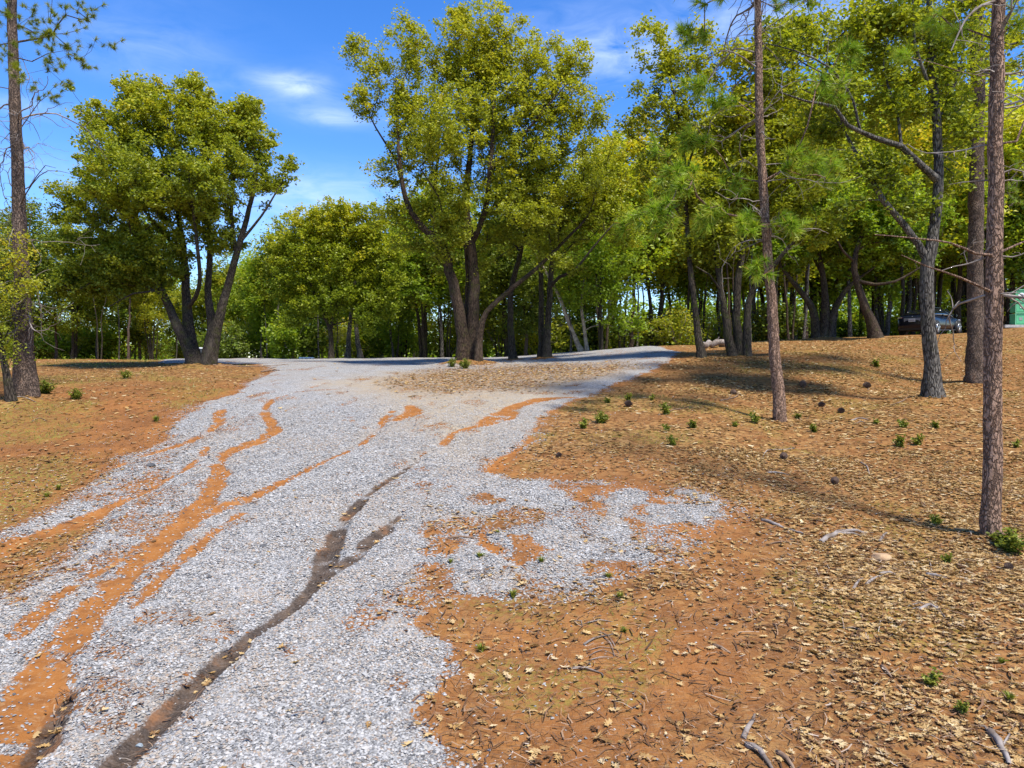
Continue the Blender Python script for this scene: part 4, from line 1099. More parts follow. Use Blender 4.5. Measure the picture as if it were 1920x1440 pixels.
pine('pine_tree', 'tall pine on the far left with bare arching lower branches', 13.5,
     [(50, 743), (46, 660), (42, 560), (38, 450), (33, 330), (28, 200), (24, 80), (22, 0), (20, -250)], [.27, .215, .19, .165, .145, .13, .115, .105, .07],
     [(105, 25, 55, 20, 16), (170, 20, 30, 18, 9), (120, 85, 45, 22, 16, .5), (85, 60, 30, 25, 10, -1), (160, 120, 24, 14, 8, .3), (105, 115, 35, 18, 9, -.6), (205, 78, 26, 8, 5), (60, 45, 30, 30, 10, 1), (30, 120, 26, 40, 10, -.8),
      (125, 160, 18, 10, 5), (95, 185, 22, 12, 6), (-10, 60, 40, 40, 14), (-20, 160, 30, 30, 8), (15, 20, 30, 20, 7, -1), (60, -70, 120, 40, 34), (50, 150, 20, 20, 4, -.9)],
     MAT_BARK_PINE2, MAT_NEEDLE_Y, 204, dead=26, dead_len=(.5, 2.4), dead_py=(100, 640), per=60, nl=.11, wid=.0032, tint=.5, flare=.5,
     limbs=[[(35, 400), (60, 345, -.4), (90, 320, -.6), (130, 325, -.8)], [(35, 360), (55, 350, .2), (85, 310), (105, 315)], [(33, 250), (50, 225), (75, 190), (95, 175)], [(30, 120), (60, 115), (90, 100), (120, 95)], [(38, 500), (55, 430, .3), (60, 380, .4)]])

# ------------------------------------------------------------------ background trees (prototypes copied)
def proto(kind, seed, leafmat, bark, H=9., R=2.4, stems=2, ntips=135, per=80, spread=.42, size=.15, tint=(.2, .7), base=.3):
    rng = np.random.default_rng(seed); sk = Skel(rng)
    for s_ in range(stems):
        a = rng.random() * 6.283; b = rng.random() * .12 + .05 * stems
        pts = []; r0 = (.075 + .03 * rng.random()) * (.6 if kind == 'pole' else 1)
        for t in np.linspace(0, .82, 6):
            pts.append(np.array([math.cos(a) * (b * t * H * .45 + .12 * (stems > 1)) + .15 * rng.normal() * t, math.sin(a) * (b * t * H * .45 + .12 * (stems > 1)) + .15 * rng.normal() * t, t * H]))
        sk.stemline(pts, [r0 * (1 - .85 * t) for t in np.linspace(0, 1, 6)], -1, step=.4, wob=.1)
    n = ntips; v = rng.normal(size=(n, 3)); v /= np.linalg.norm(v, axis=1)[:, None]; rr = rng.random(n) ** .4
    zc = H * (base + 1) / 2; rz = H * (1 - base) / 2
    t = v * rr[:, None] * np.array([R, R, rz]); t[:, 2] += zc
    bump = .75 + .5 * vnoise(np.arctan2(v[:, 1], v[:, 0]) * 1.5, v[:, 2] * 3, 1., seed % 9)
    t[:, :2] *= bump[:, None]
    ends = sk.grow(t, bf=.3, step=.45, minz=H * base * .6); sk.radii(.008)
    V, Fq = sk.mesh(8, flare=.5)
    tp, dr = tipdirs(sk, ends); z = (tp[:, 2] / H)
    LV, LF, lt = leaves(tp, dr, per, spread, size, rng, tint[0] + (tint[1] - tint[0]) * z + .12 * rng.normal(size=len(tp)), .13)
    return (V, Fq, bark), (LV, LF, leafmat, lt)

KIND = {'oak': 'slender leafy oak', 'gold': 'yellow leafed oak', 'pale': 'fresh green tree with pale stems', 'dark': 'dark evergreen tree', 'pine': 'distant olive pine', 'pole': 'thin bare stemmed sapling'}
protos = {}
def make_proto(k):
    if k == 'oak': a = [proto(k, 301, MAT_LEAF_FRESH, MAT_BARK_OAK, 9, 2.5, 2), proto(k, 302, MAT_LEAF_OAK, MAT_BARK_OAK, 9, 2.2, 3, tint=(.3, .6))]
    elif k == 'gold': a = [proto(k, 303, MAT_LEAF_RUST, MAT_BARK_OAK, 9, 2.6, 2, tint=(.1, .8)), proto(k, 304, MAT_LEAF_FRESH, MAT_BARK_BROWN, 9, 2.4, 1, tint=(.4, 1.))]
    elif k == 'pale': a = [proto(k, 305, MAT_LEAF_FRESH, MAT_BARK_GREY, 9, 2.0, 3, base=.16, tint=(.2, .6)), proto(k, 306, MAT_LEAF_FRESH, MAT_BARK_GREY, 9, 1.8, 1, ntips=120, base=.25)]
    elif k == 'pole': a = [proto(k, 311, MAT_LEAF_OAK, MAT_BARK_GREY, 9, 1.2, 1, ntips=46, base=.5, tint=(.1, .5)), proto(k, 312, MAT_LEAF_DARK, MAT_BARK_OAK, 9, 1.3, 2, ntips=50, base=.45, tint=(.4, .9)), proto(k, 313, MAT_LEAF_OAK, MAT_BARK_BROWN, 9, 1.1, 2, ntips=40, base=.55)]
    elif k == 'dark': a = [proto(k, 307, MAT_LEAF_DARK, MAT_BARK_PINE2, 9, 2.1, 1, ntips=190, base=.12, size=.15), proto(k, 308, MAT_LEAF_OAK, MAT_BARK_OAK, 9, 2.4, 2, base=.15, tint=(0, .35))]
    else: a = [proto(k, 309, MAT_NEEDLE_Y, MAT_BARK_PINE2, 12, 1.7, 1, ntips=120, per=60, spread=.4, size=.14, base=.35, tint=(.3, .7))]
    protos[k] = []
    for (V, Fq, b), (LV, LF, lm, lt) in a:
        protos[k].append([V, Fq, b, LV, LF, lm, lt, None])

ORD = ['first', 'second', 'third', 'fourth', 'fifth', 'sixth', 'seventh', 'eighth', 'ninth', 'tenth', 'eleventh', 'twelfth', 'thirteenth', 'fourteenth', 'fifteenth', 'sixteenth', 'seventeenth', 'eighteenth', 'nineteenth', 'twentieth',
       'twenty first', 'twenty second', 'twenty third', 'twenty fourth', 'twenty fifth', 'twenty sixth']
def zone(px):
    for lim, nm in ((200, 'beyond the far left pine'), (480, 'behind the broad green oak'), (760, 'behind the rusty crowned oak'), (1060, 'behind the mound oak'),
                    (1290, 'behind the gravel bend'), (1500, 'behind the fused oak stems'), (1700, 'behind the knoll oaks')):
        if px < lim: return nm
    return 'behind the dark car and pines'

def place(kind, px, Y, h, counts, small=False, names=None):
    if kind not in protos: make_proto(kind)
    var = random.randrange(len(protos[kind])); pr = protos[kind][var]
    x = (px - 960) / F * Y; z = float(base_z(x, Y))
    zn = zone(px)
    nm = {'oak': 'oak_tree', 'gold': 'oak_tree', 'pale': 'broadleaf_tree', 'dark': 'evergreen_tree', 'pine': 'pine_tree', 'pole': 'sapling', 'bush': 'bush', 'brush': 'bush'}[kind]
    o = empty(nm, (x, Y, z - .05), '', 'bush' if nm == 'bush' else 'tree', None, rz=random.random() * 6.283)
    s = h / (12. if kind == 'pine' else (2. if nm == 'bush' else 9.))
    o.scale = (s * random.uniform(.9, 1.2), s * random.uniform(.9, 1.2), s)
    if pr[7] is None:
        t = mesh_np('trunk' if nm != 'bush' else 'stem', pr[0], pr[1], pr[2], o, smooth=True)
        c = mesh_np('crown' if nm != 'bush' else 'foliage', pr[3], pr[4], pr[5], o, tint=pr[6])
        pr[7] = (t, c)
    else:
        for q in pr[7]:
            cq = q.copy(); COL.objects.link(cq); cq.parent = o
    counts.append((kind, zn, px, o, Y))
    return o

TREES = []
rs = random.Random(77)
def band(lo, hi, step, Yr, hr, kinds):
    px = lo
    while px < hi:
        Y = rs.uniform(*Yr); place(rs.choice(kinds), px + rs.uniform(-step, step) * .4, Y, rs.uniform(*hr), TREES)
        px += step
band(-60, 300, 42, (34, 44), (6.0, 8.0), ['dark', 'pine', 'dark', 'pale'])
band(-60, 330, 60, (46, 60), (7.5, 10.5), ['pine', 'oak', 'pale'])
band(300, 520, 44, (36, 48), (4.6, 6.4), ['dark', 'pale', 'oak'])
band(450, 780, 30, (36, 44), (5.2, 6.8), ['pale', 'oak', 'pale'])
band(440, 800, 46, (46, 54), (7.0, 8.6), ['oak', 'pale'])
band(770, 1130, 30, (34, 46), (7.0, 9.6), ['pale', 'oak', 'pale', 'dark'])
band(1120, 1500, 34, (34, 46), (10., 13.5), ['oak', 'gold', 'pale', 'gold'])
band(1490, 1960, 32, (42, 52), (12., 16.5), ['gold', 'oak', 'gold', 'pale'])
band(1700, 1960, 60, (52, 64), (12., 15.), ['gold', 'oak'])
band(1300, 1960, 44, (47, 56), (16., 20.), ['oak', 'gold', 'oak'])
band(160, 520, 27, (34, 45), (5., 6.6), ['pole'])
band(520, 1130, 27, (34, 45), (6., 8.), ['pole'])
band(1130, 1560, 27, (34, 45), (8., 11.), ['pole'])
place('pale', 1070, 31, 6.5, TREES)
place('oak', 1130, 30, 7.0, TREES)

# bushes / understorey
def bush_proto(seed, mat, dens=60, per=60, size=.13):
    rng = np.random.default_rng(seed); sk = Skel(rng)
    for _ in range(6):
        a = rng.random() * 6.283; sk.stemline([np.array([0, 0, 0]), np.array([math.cos(a) * .25, math.sin(a) * .25, .6]), np.array([math.cos(a) * .7, math.sin(a) * .7, 1.3])], [.03, .02, .008], -1, step=.25)
    v = rng.normal(size=(dens, 3)); v /= np.linalg.norm(v, axis=1)[:, None]
    t = v * (rng.random(dens) ** .4)[:, None] * np.array([1.2, 1.2, .95]); t[:, 2] += 1.02
    ends = sk.grow(t, bf=.2, step=.25); sk.radii(.005); V, Fq = sk.mesh(5)
    tp, dr = tipdirs(sk, ends)
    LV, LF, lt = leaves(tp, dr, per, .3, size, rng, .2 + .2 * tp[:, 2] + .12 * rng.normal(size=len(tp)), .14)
    return [V, Fq, MAT_DEAD, LV, LF, mat, lt, None]
protos['bush'] = [bush_proto(401, MAT_LEAF_FRESH), bush_proto(402, MAT_LEAF_DARK), bush_proto(404, MAT_LEAF_DARK, 70)]
protos['brush'] = [bush_proto(403, MAT_LEAF_OAK, 90, 20, .10), bush_proto(405, MAT_LEAF_OAK, 90, 26, .11)]
def bband(lo, hi, step, Yr, hr):
    px = lo
    while px < hi:
        place(rs.choice(['bush', 'brush', 'brush']), px + rs.uniform(-8, 8), rs.uniform(*Yr), rs.uniform(*hr), TREES); px += step
bband(-40, 300, 46, (37, 42), (1.8, 3.2)); bband(420, 860, 42, (35, 41), (1.6, 3.0)); bband(850, 1260, 40, (37, 42), (1.8, 3.0))
bband(1270, 1500, 46, (36, 42), (1.8, 3.0)); bband(1480, 1960, 48, (48, 54), (2.2, 3.6))

KIND['bush'] = 'leafy green bush'; KIND['brush'] = 'twiggy half bare bush'
cn = {}
for kind, zn, px, o, Y in sorted(TREES, key=lambda q: q[2]):
    cn.setdefault((kind, zn), []).append(o)
for (kind, zn), L in cn.items():
    for i, o in enumerate(L):
        o['label'] = (KIND[kind] + ' ' + zn) if len(L) == 1 else (ORD[i] + ' ' + KIND[kind] + ' from left ' + zn)
        o['group'] = ('bushes' if 'bush' in o.name else 'trees') + ' of the wood beyond the crest'

# far-off woods as one mass
def far_woods():
    rng = np.random.default_rng(9); k = 8000
    px = rng.uniform(-200, 2150, k); Y = rng.uniform(68, 100, k)
    top = np.interp(px, [-200, 150, 450, 800, 1100, 1400, 1900, 2100], [9, 8, 5., 6.5, 8.5, 13, 17, 17]) * (.75 + .45 * fbm(px, px * 0, .012, 3, 3))
    x = (px - 960) / F * Y; z0 = base_z(x, Y); z = z0 + (.0 + 1. * rng.random(k) ** 1.2) * (top - (z0 - CZ) * .6)
    tp = np.stack([x, Y, z], -1); dr = np.tile([0, 0, 1.], (k, 1))
    V, Fq, t = leaves(tp, dr, 34, 1.15, .42, rng, .5 + .2 * rng.normal(size=k), .12)
    o = mesh_np('distant_woods', V, Fq, MAT_LEAF_FRESH, tint=t)
    tag(o, 'far off mass of green woodland beyond the hilltop', 'woods', kind='stuff')
far_woods()

# ------------------------------------------------------------------ small plants on the slope
def plant_mesh(seed, h, w_, nst, mat_size, grassy=False):
    rng = np.random.default_rng(seed)
    if grassy:
        k = nst; a = rng.random(k) * 6.283; r = rng.random(k) * w_ * .25
        V = np.zeros((k, 5, 3)); d = np.stack([np.cos(a), np.sin(a)], -1); L = h * (.6 + .6 * rng.random(k)); b = .2 + .7 * rng.random(k)
        wd = .004 + .003 * rng.random(k)
        for j, (t, ww) in enumerate(((0, 1), (.5, .8))):
            cx = d[:, 0] * (r + w_ * b * t * t); cy = d[:, 1] * (r + w_ * b * t * t); cz = L * t
            V[:, 2 * j] = np.stack([cx - d[:, 1] * wd * ww, cy + d[:, 0] * wd * ww, cz], -1); V[:, 2 * j + 1] = np.stack([cx + d[:, 1] * wd * ww, cy - d[:, 0] * wd * ww, cz], -1)
        V[:, 4] = np.stack([d[:, 0] * (r + w_ * b), d[:, 1] * (r + w_ * b), L * (1 - .3 * b)], -1)
        i = 5 * np.arange(k)
        return V.reshape(-1, 3), [np.stack([i, i + 1, i + 3, i + 2], -1), np.stack([i + 2, i + 3, i + 4], -1)], np.concatenate([rng.random(k)] * 2)
    tips = []; dr = []
    for _ in range(nst):
        a = rng.random() * 6.283; L = h * (.5 + .6 * rng.random()); o_ = w_ * rng.random() * .8
        for t in np.linspace(.15, 1, 6):
            tips.append([math.cos(a) * o_ * t, math.sin(a) * o_ * t, L * t]); dr.append([math.cos(a) * .3, math.sin(a) * .3, .9])
    return leaves(np.array(tips), np.array(dr), 7, h * .13, mat_size, rng, np.full(len(tips), .45), .2)
PL = {'tuft': plant_mesh(1, .10, .07, 60, .03, True), 'sprig': plant_mesh(2, .16, .10, 9, .035), 'shrub': plant_mesh(3, .38, .30, 26, .05)}
PLO = {}
def weed(kind, px, py, s, label, group=None):
    x, y = G(px, py); z = float(gz(x, y)[0])
    nm = {'tuft': 'grass_tuft', 'sprig': 'seedling', 'shrub': 'shrub'}[kind]
    if kind not in PLO:
        V, Fq, t = PL[kind]; o = mesh_np(nm, V, Fq, MAT_WEED, tint=t); PLO[kind] = o
    else:
        o = PLO[kind].copy(); COL.objects.link(o)
    o.location = (x, y, z - .005); s = s * (.58 if kind == 'sprig' else .72); q_ = ((px * 13.7 + py * 3.1) % 1.0 + (px * 7) % 3) / 4; o.scale = (s * (.9 + .9 * q_), s * (1.7 - .8 * q_), s * (.7 + .6 * q_)); o.rotation_euler = (0, 0, (px * 7.3) % 6.28)
    tag(o, label, {'tuft': 'grass tuft', 'sprig': 'seedling', 'shrub': 'shrub'}[kind], group)
g1 = 'green seedlings on the leafy slope'; g2 = 'green grass tufts in the foreground'
weed('shrub', 1893, 1035, .85, 'leafy green shrub at the foot of the closest pine')
weed('shrub', 84, 742, 1.35, 'dark green shrub beside the base of the far left pine')
weed('shrub', 142, 748, .8, 'low green shrub on bare soil a little right of the far left pine', None)
weed('shrub', 236, 710, .7, 'small round shrub in the shade left of the broad green oak')
weed('shrub', 848, 692, .8, 'yellow green sprouts at the left foot of the mound oak')
weed('shrub', 872, 694, .9, 'leafy sprouts covering the base of the mound oak')
weed('shrub', 1127, 793, .62, 'brightest bushy seedling beside the gravel bend, largest of its row')
weed('sprig', 1093, 803, 1.6, 'low seedling just left of the bushy one by the gravel bend', g1)
weed('sprig', 1250, 777, 1.7, 'seedling on the slope right of the bushy one by the gravel bend', g1)
weed('sprig', 1140, 756, 1.3, 'small seedling above the bushy one by the gravel bend', g1)
weed('sprig', 1178, 752, 1.3, 'faint seedling on the slope beside a dark pine cone', g1)
weed('sprig', 1222, 750, 1.2, 'small seedling highest right of the bend group', g1)
weed('sprig', 1249, 808, 1.2, 'single seedling on leaves below the bend group', g1)
weed('sprig', 1262, 835, 1.2, 'pale seedling below the bend group beside grey twigs', g1)
weed('sprig', 1300, 803, 1.5, 'seedling midway between the gravel bend and the thin leaning pine', g1)
weed('sprig', 1377, 800, 1.0, 'tiny seedling left of the thin leaning pine', g1)
weed('sprig', 1415, 794, 1.5, 'seedling a step left of the thin leaning pine', g1)
weed('sprig', 1497, 785, 1.3, 'seedling just right of the thin leaning pine', g1)
weed('sprig', 1527, 810, 1.5, 'darker seedling below right of the thin leaning pine', g1)
weed('sprig', 1641, 795, 1.2, 'small seedling on the slope between two trunks', g1)
weed('sprig', 1692, 802, 1.6, 'seedling on the slope left of the grey oak foot', g1)
weed('sprig', 1755, 803, 1.4, 'seedling below the foot of the grey oak', g1)
weed('sprig', 1688, 838, 1.6, 'broad seedling lower left of the grey oak', g1)
weed('sprig', 1720, 834, 1.6, 'seedling beside a broad one below the grey oak', g1)
weed('sprig', 1644, 688, 2.6, 'seedling near the crest below the leaning knoll oak', g1)
weed('sprig', 1905, 838, 1.4, 'seedling at the right edge beyond the closest pine', g1)
weed('sprig', 1753, 984, 1.05, 'bright green seedling left of the closest pine', g1)
weed('sprig', 1775, 1055, .8, 'small seedling below left of the closest pine', g1)
weed('sprig', 1745, 1285, .9, 'dark green seedling in the lower right foreground', g1)
weed('sprig', 1805, 1338, .7, 'small dark seedling right of the lower foreground one', g1)
weed('tuft', 1893, 1312, .9, 'pale grass tuft in the lower right corner area', g2)
weed('tuft', 1878, 1243, .7, 'pale grass tuft above the lower right corner', g2)
weed('tuft', 1162, 1122, .9, 'dark green grass tuft right of the gravel spur', g2)
weed('tuft', 1170, 1184, .7, 'grass tuft on orange soil beside the dry twig bundle', g2)
weed('tuft', 962, 1122, .9, 'pale bladed grass tuft at the lower edge of the gravel spur', g2)
weed('tuft', 902, 1222, .8, 'green grass tuft on orange soil close to the gravel edge', g2)
weed('tuft', 845, 1062, .6, 'small dark grass tuft on the gravel near the spur', g2)
weed('tuft', 900, 1052, .9, 'yellowish grass tuft among leaves on the gravel spur', g2)
weed('tuft', 1015, 1062, .8, 'grass tuft amid the pale gravel of the spur', g2)
weed('tuft', 933, 1003, .6, 'tiny tuft at the edge of the orange island in the spur', g2)
weed('tuft', 1140, 1085, .8, 'grass tuft at the right end of the gravel spur', g2)
weed('tuft', 88, 932, 1., 'green tuft at the edge of the orange bank on the left', g2)
weed('tuft', 110, 918, 1., 'tuft on the orange bank left of the gravel', g2)
weed('tuft', 293, 790, 1.5, 'tuft near the upper left edge of the gravel', g2)

# ------------------------------------------------------------------ fallen sticks
def tube_mesh(paths, sides=7):
    sk = Skel(np.random.default_rng(len(paths) * 7 + 3))
    for pts, rad in paths: sk.stemline([np.array(p) for p in pts], rad, -1, step=.04, wob=.08, sink=0)
    return sk.mesh(sides, rough=.25, thick=.012)
def stick(ppx, r, label, name='fallen_branch', cat='branch', forks=(), mat=None, lift=.4):
    def pts(l, r_):
        o = []
        for i, (a, b) in enumerate(l):
            x, y = G(a, b); o.append((x, y, float(gz(x, y)[0]) + r_ * lift + (.012 if i % 2 else 0)))
        n = len(o); return o, [r_ * (1 - .6 * i / (n - 1)) for i in range(n)]
    P_ = [pts(ppx, r)] + [pts(f, r * .55) for f in forks]
    V, Fq = tube_mesh(P_); c = V.mean(0); c[2] = V[:, 2].min()
    o = mesh_np(name, V - c, Fq, mat or MAT_DEAD, smooth=True); o.location = c
    return tag(o, label, cat, 'fallen branches on the slope')
stick([(1430, 976), (1450, 984), (1478, 993), (1506, 1004)], .018, 'straight grey stick on the leaves left of the forked one')
stick([(1538, 1018), (1555, 1010), (1572, 1001), (1598, 998), (1626, 1001)], .024, 'forked weathered grey branch lying on tan leaves left of the closest pine', forks=[[(1572, 1001), (1598, 1003), (1618, 1007)], [(1560, 1003), (1575, 997), (1600, 996)]])
stick([(1437, 1022), (1470, 1018), (1501, 1022)], .010, 'thin brown stick below the straight grey stick', mat=MAT_DEAD2)
stick([(1516, 975), (1545, 980), (1562, 984)], .010, 'thin brown stick above the forked grey branch', mat=MAT_DEAD2)
stick([(1650, 1016), (1658, 1005), (1664, 1000)], .015, 'short grey stick end right of the forked branch')
stick([(1395, 1385), (1402, 1370), (1412, 1352), (1415, 1345)], .016, 'pale upright looking stick in the lower right foreground')
stick([(1403, 1398), (1425, 1415), (1450, 1445)], .018, 'pale split stick running off the bottom edge, left one of two')
stick([(1460, 1412), (1475, 1428), (1492, 1450)], .015, 'darker stick running off the bottom edge, right one of two', mat=MAT_DEAD2)
stick([(1855, 1372), (1870, 1395), (1885, 1418), (1893, 1440)], .020, 'grey forked branch near the bottom right corner', forks=[[(1878, 1405), (1888, 1390), (1894, 1375)], [(1860, 1380), (1845, 1368), (1830, 1362)]])
stick([(1740, 1078), (1755, 1083), (1775, 1086)], .018, 'dark grey curved stick below the closest pine')
stick([(1740, 1050), (1745, 1062), (1748, 1075)], .010, 'small pale stick just above the dark curved one')
stick([(1650, 1078), (1668, 1077), (1686, 1082)], .014, 'pale stick beside the buff rock')
stick([(1625, 1096), (1642, 1086), (1660, 1080)], .012, 'slim grey stick leaning against another below the buff rock')
stick([(1600, 1105), (1610, 1092), (1618, 1085)], .012, 'short grey stick left of the crossed ones below the buff rock')
stick([(1640, 1075), (1655, 1066), (1664, 1066)], .010, 'brown stick immediately below the buff rock', mat=MAT_DEAD2)
stick([(1725, 1145), (1745, 1138), (1765, 1150), (1772, 1162)], .012, 'bundle of silvery sticks on the right foreground leaves', forks=[[(1700, 1138), (1725, 1134), (1750, 1136)], [(1755, 1135), (1763, 1148), (1770, 1165)], [(1705, 1144), (1730, 1141), (1752, 1147)]])
stick([(1095, 1210), (1115, 1200), (1150, 1190)], .009, 'fan of dry split twigs on the orange soil', mat=MAT_DEAD, forks=[[(1100, 1222), (1125, 1216), (1155, 1218)], [(1105, 1230), (1130, 1222), (1160, 1232)], [(1130, 1195), (1145, 1210), (1152, 1232)], [(1120, 1185), (1140, 1195), (1160, 1225)], [(1100, 1240), (1125, 1236), (1150, 1234)]])
stick([(1068, 1254), (1095, 1256), (1128, 1263), (1132, 1272)], .011, 'pale stick on orange soil below the fan of twigs')
stick([(1072, 1164), (1090, 1168), (1092, 1178)], .008, 'small pale bent twig above the fan of twigs')
stick([(1095, 1170), (1125, 1166), (1150, 1167)], .006, 'long thin pale twig above the fan of twigs')
stick([(1340, 1210), (1352, 1218), (1370, 1226)], .012, 'short brown stick amid the orange foreground soil', mat=MAT_DEAD2)
stick([(1450, 1170), (1455, 1178), (1458, 1186)], .010, 'short dark stick on the bare orange patch', mat=MAT_DEAD2)
stick([(1655, 1250), (1662, 1262), (1672, 1272)], .013, 'curved brown stick on the soil below the leaf drift', mat=MAT_DEAD2)
stick([(1580, 1178), (1600, 1180), (1615, 1183)], .007, 'thin whitish twig at the edge of the leaf drift')
stick([(842, 1013), (862, 1010), (890, 1004)], .014, 'flat brown stick at the tip of the orange island', mat=MAT_DEAD2)
stick([(1615, 868), (1625, 876), (1630, 890)], .012, 'curved pale stick up the slope right of the thin leaning pine')
stick([(1438, 887), (1460, 888), (1480, 891)], .012, 'pale straight stick down the slope from the thin leaning pine')
stick([(1430, 858), (1440, 846), (1470, 843), (1490, 842)], .010, 'arched grey twig below the thin leaning pine')
stick([(1595, 790), (1612, 786), (1632, 788)], .016, 'grey stick on the upper slope between the thin pine and grey oak', forks=[[(1600, 795), (1615, 792), (1630, 796)]])
stick([(1850, 740), (1700, 752), (1690, 756)][1:] + [(1668, 760)], .014, 'brown stick reaching from the foot of the grey oak', mat=MAT_DEAD2)
stick([(1350, 752), (1380, 745), (1384, 735)], .016, 'dark forked stick on the upper slope left of the thin pine', mat=MAT_DEAD2, forks=[[(1365, 748), (1372, 740), (1378, 728)]])
stick([(10, 757), (40, 755), (68, 757)], .012, 'pale stick below the far left pine')
stick([(400, 691), (450, 690), (505, 688), (540, 686)], .02, 'long thin dark branch lying right of the broad green oak', mat=MAT_DEAD2)
stick([(490, 698), (510, 696), (524, 697)], .03, 'short thick dark branch at the gravel edge right of the broad green oak', mat=MAT_DEAD2, forks=[[(500, 697), (508, 692), (520, 690)]])
stick([(1245, 778), (1262, 770), (1285, 765), (1300, 762)], .009, 'thin curved twig beside the seedlings above the bend', mat=MAT_DEAD2)
stick([(60, 790), (75, 785), (88, 790)], .01, 'small twig on the orange bank at the left', mat=MAT_DEAD2)

# fallen log on the crest
def log():
    a = P(1318, 640, 26.5); b = P(1366, 634, 27.5)
    a[2] = float(base_z(a[0], a[1])) + .12; b[2] = float(base_z(b[0], b[1])) + .16
    sk = Skel(np.random.default_rng(4)); sk.stemline([a, (a + b) / 2 + np.array([0, 0, .05]), b], [.09, .11, .12], -1, step=.12, wob=.15, sink=0)
    i = len(sk.p) // 2; sk.stemline([sk.p[i], sk.p[i] + np.array([.1, -.1, .25])], [.04, .02], i, step=.1)
    V, Fq = sk.mesh(12, rough=.15)
    o = mesh_np('fallen_log', V - a, Fq, MAT_DEAD, smooth=True); o.location = a
    tag(o, 'pale grey fallen log on the crest behind the slim bend oak', 'log')
log()

# pine cones and stones
def cone_mesh():
    V = []; Fq = []; n = 0
    for ring in range(9):
        t = ring / 8; r = .032 * math.sin(math.pi * (.12 + .82 * t)) + .004; z = .085 * t
        for k in range(9):
            a = 2 * math.pi * (k + .5 * (ring % 2)) / 9
            c, s_ = math.cos(a), math.sin(a); w_ = .45 * r + .004
            V += [(c * r * .55 - s_ * w_ * .5, s_ * r * .55 + c * w_ * .5, z), (c * r * .55 + s_ * w_ * .5, s_ * r * .55 - c * w_ * .5, z),
                  (c * r * 1.15 + s_ * w_ * .4, s_ * r * 1.15 - c * w_ * .4, z + .006), (c * r * 1.15 - s_ * w_ * .4, s_ * r * 1.15 + c * w_ * .4, z + .006), (c * r * .3, s_ * r * .3, z + .016)]
            Fq += [(n, n + 1, n + 2), (n, n + 2, n + 3), (n + 3, n + 2, n + 4), (n, n + 3, n + 4), (n + 1, n + 4, n + 2)]; n += 5
    return V, Fq
CV, CF = cone_mesh(); MAT_CONE = pbr('pine_cone_brown', (.055, .032, .022), .85, noise=(60., (.12, .07, .045)))
cone0 = None
for px, py, s_, lb in ((1185, 762, 1.5, 'dark pine cone beside the faint seedling near the bend'), (1380, 741, 1.6, 'dark pine cone next to the forked stick on the upper slope'), (1534, 763, 1.4, 'pine cone right of the thin leaning pine, upper one'),
                       (1571, 775, 1.4, 'pine cone right of the thin leaning pine, lower one'), (1632, 728, 2.0, 'large dark pine cone on the slope left of the grey oak'), (1470, 860, 1.2, 'greyish round pine cone below the thin leaning pine'),
                       (1566, 906, 1.1, 'pine cone on leaves beside small gravel specks'), (1898, 1068, .8, 'pine cone near the right edge below the shrub'), (1043, 858, .9, 'small dark pine cone on the orange soil beside the gravel'),
                       (1500, 725, 1.8, 'pine cone on the slope just right of the thin pine trunk, far one')):
    x, y = G(px, py)
    if cone0 is None: o = cone0 = mesh_np('pine_cone', CV, np.array(CF), MAT_CONE)
    else: o = cone0.copy(); COL.objects.link(o)
    o.location = (x, y, float(gz(x, y)[0]) + .03 * s_); o.rotation_euler = (1.45, .2, px * 1.7 % 6.28); o.scale = (s_,) * 3
    tag(o, lb, 'pine cone', 'pine cones on the slope')
def rock(px, py, s_, mat, label, seed, flat=.6):
    bm = bmesh.new(); bmesh.ops.create_icosphere(bm, subdivisions=3, radius=1)
    r = random.Random(seed)
    ax = [(Vector((r.gauss(0, 1), r.gauss(0, 1), r.gauss(0, 1))).normalized(), r.uniform(.55, .85)) for _ in range(9)]
    for v in bm.verts:
        for a, d in ax:
            e = v.co.dot(a) - d
            if e > 0: v.co -= a * e * .85
        v.co.z *= flat; v.co *= s_
    me = bpy.data.meshes.new('rock'); bm.to_mesh(me); bm.free(); me.materials.append(mat)
    for p in me.polygons: p.use_smooth = False
    x, y = G(px, py); o = bpy.data.objects.new('rock', me); COL.objects.link(o); o.location = (x, y, float(gz(x, y)[0]) + s_ * flat * .35)
    o.rotation_euler = (0, 0, seed); tag(o, label, 'rock')
MAT_ROCK_D = pbr('dark_rock', (.035, .035, .038), .7, bump=(50., .5, .004), noise=(30., (.08, .08, .08)))
MAT_ROCK_B = pbr('buff_rock', (.42, .28, .15), .9, bump=(40., .6, .004), noise=(20., (.32, .19, .10)))
rock(283, 879, .05, MAT_ROCK_D, 'single dark rock on the left part of the gravel', 3)
rock(494, 1032, .032, MAT_ROCK_D, 'dark rock on the middle strip of gravel', 5)
rock(511, 1027, .02, MAT_ROCK_D, 'sliver of dark stone touching the dark rock on the middle gravel', 6, .4)
rock(1651, 1048, .085, MAT_ROCK_B, 'flat buff orange rock among the leaves', 8, .5)
rock(262, 1384, .022, pbr('blue_grey_stone', (.25, .29, .31), .7, noise=(60., (.16, .19, .2))), 'blue grey pebble in the muddy rut', 11)
rock(345, 1343, .014, MAT_ROCK_D, 'little dark pebble beside the muddy rut', 12)

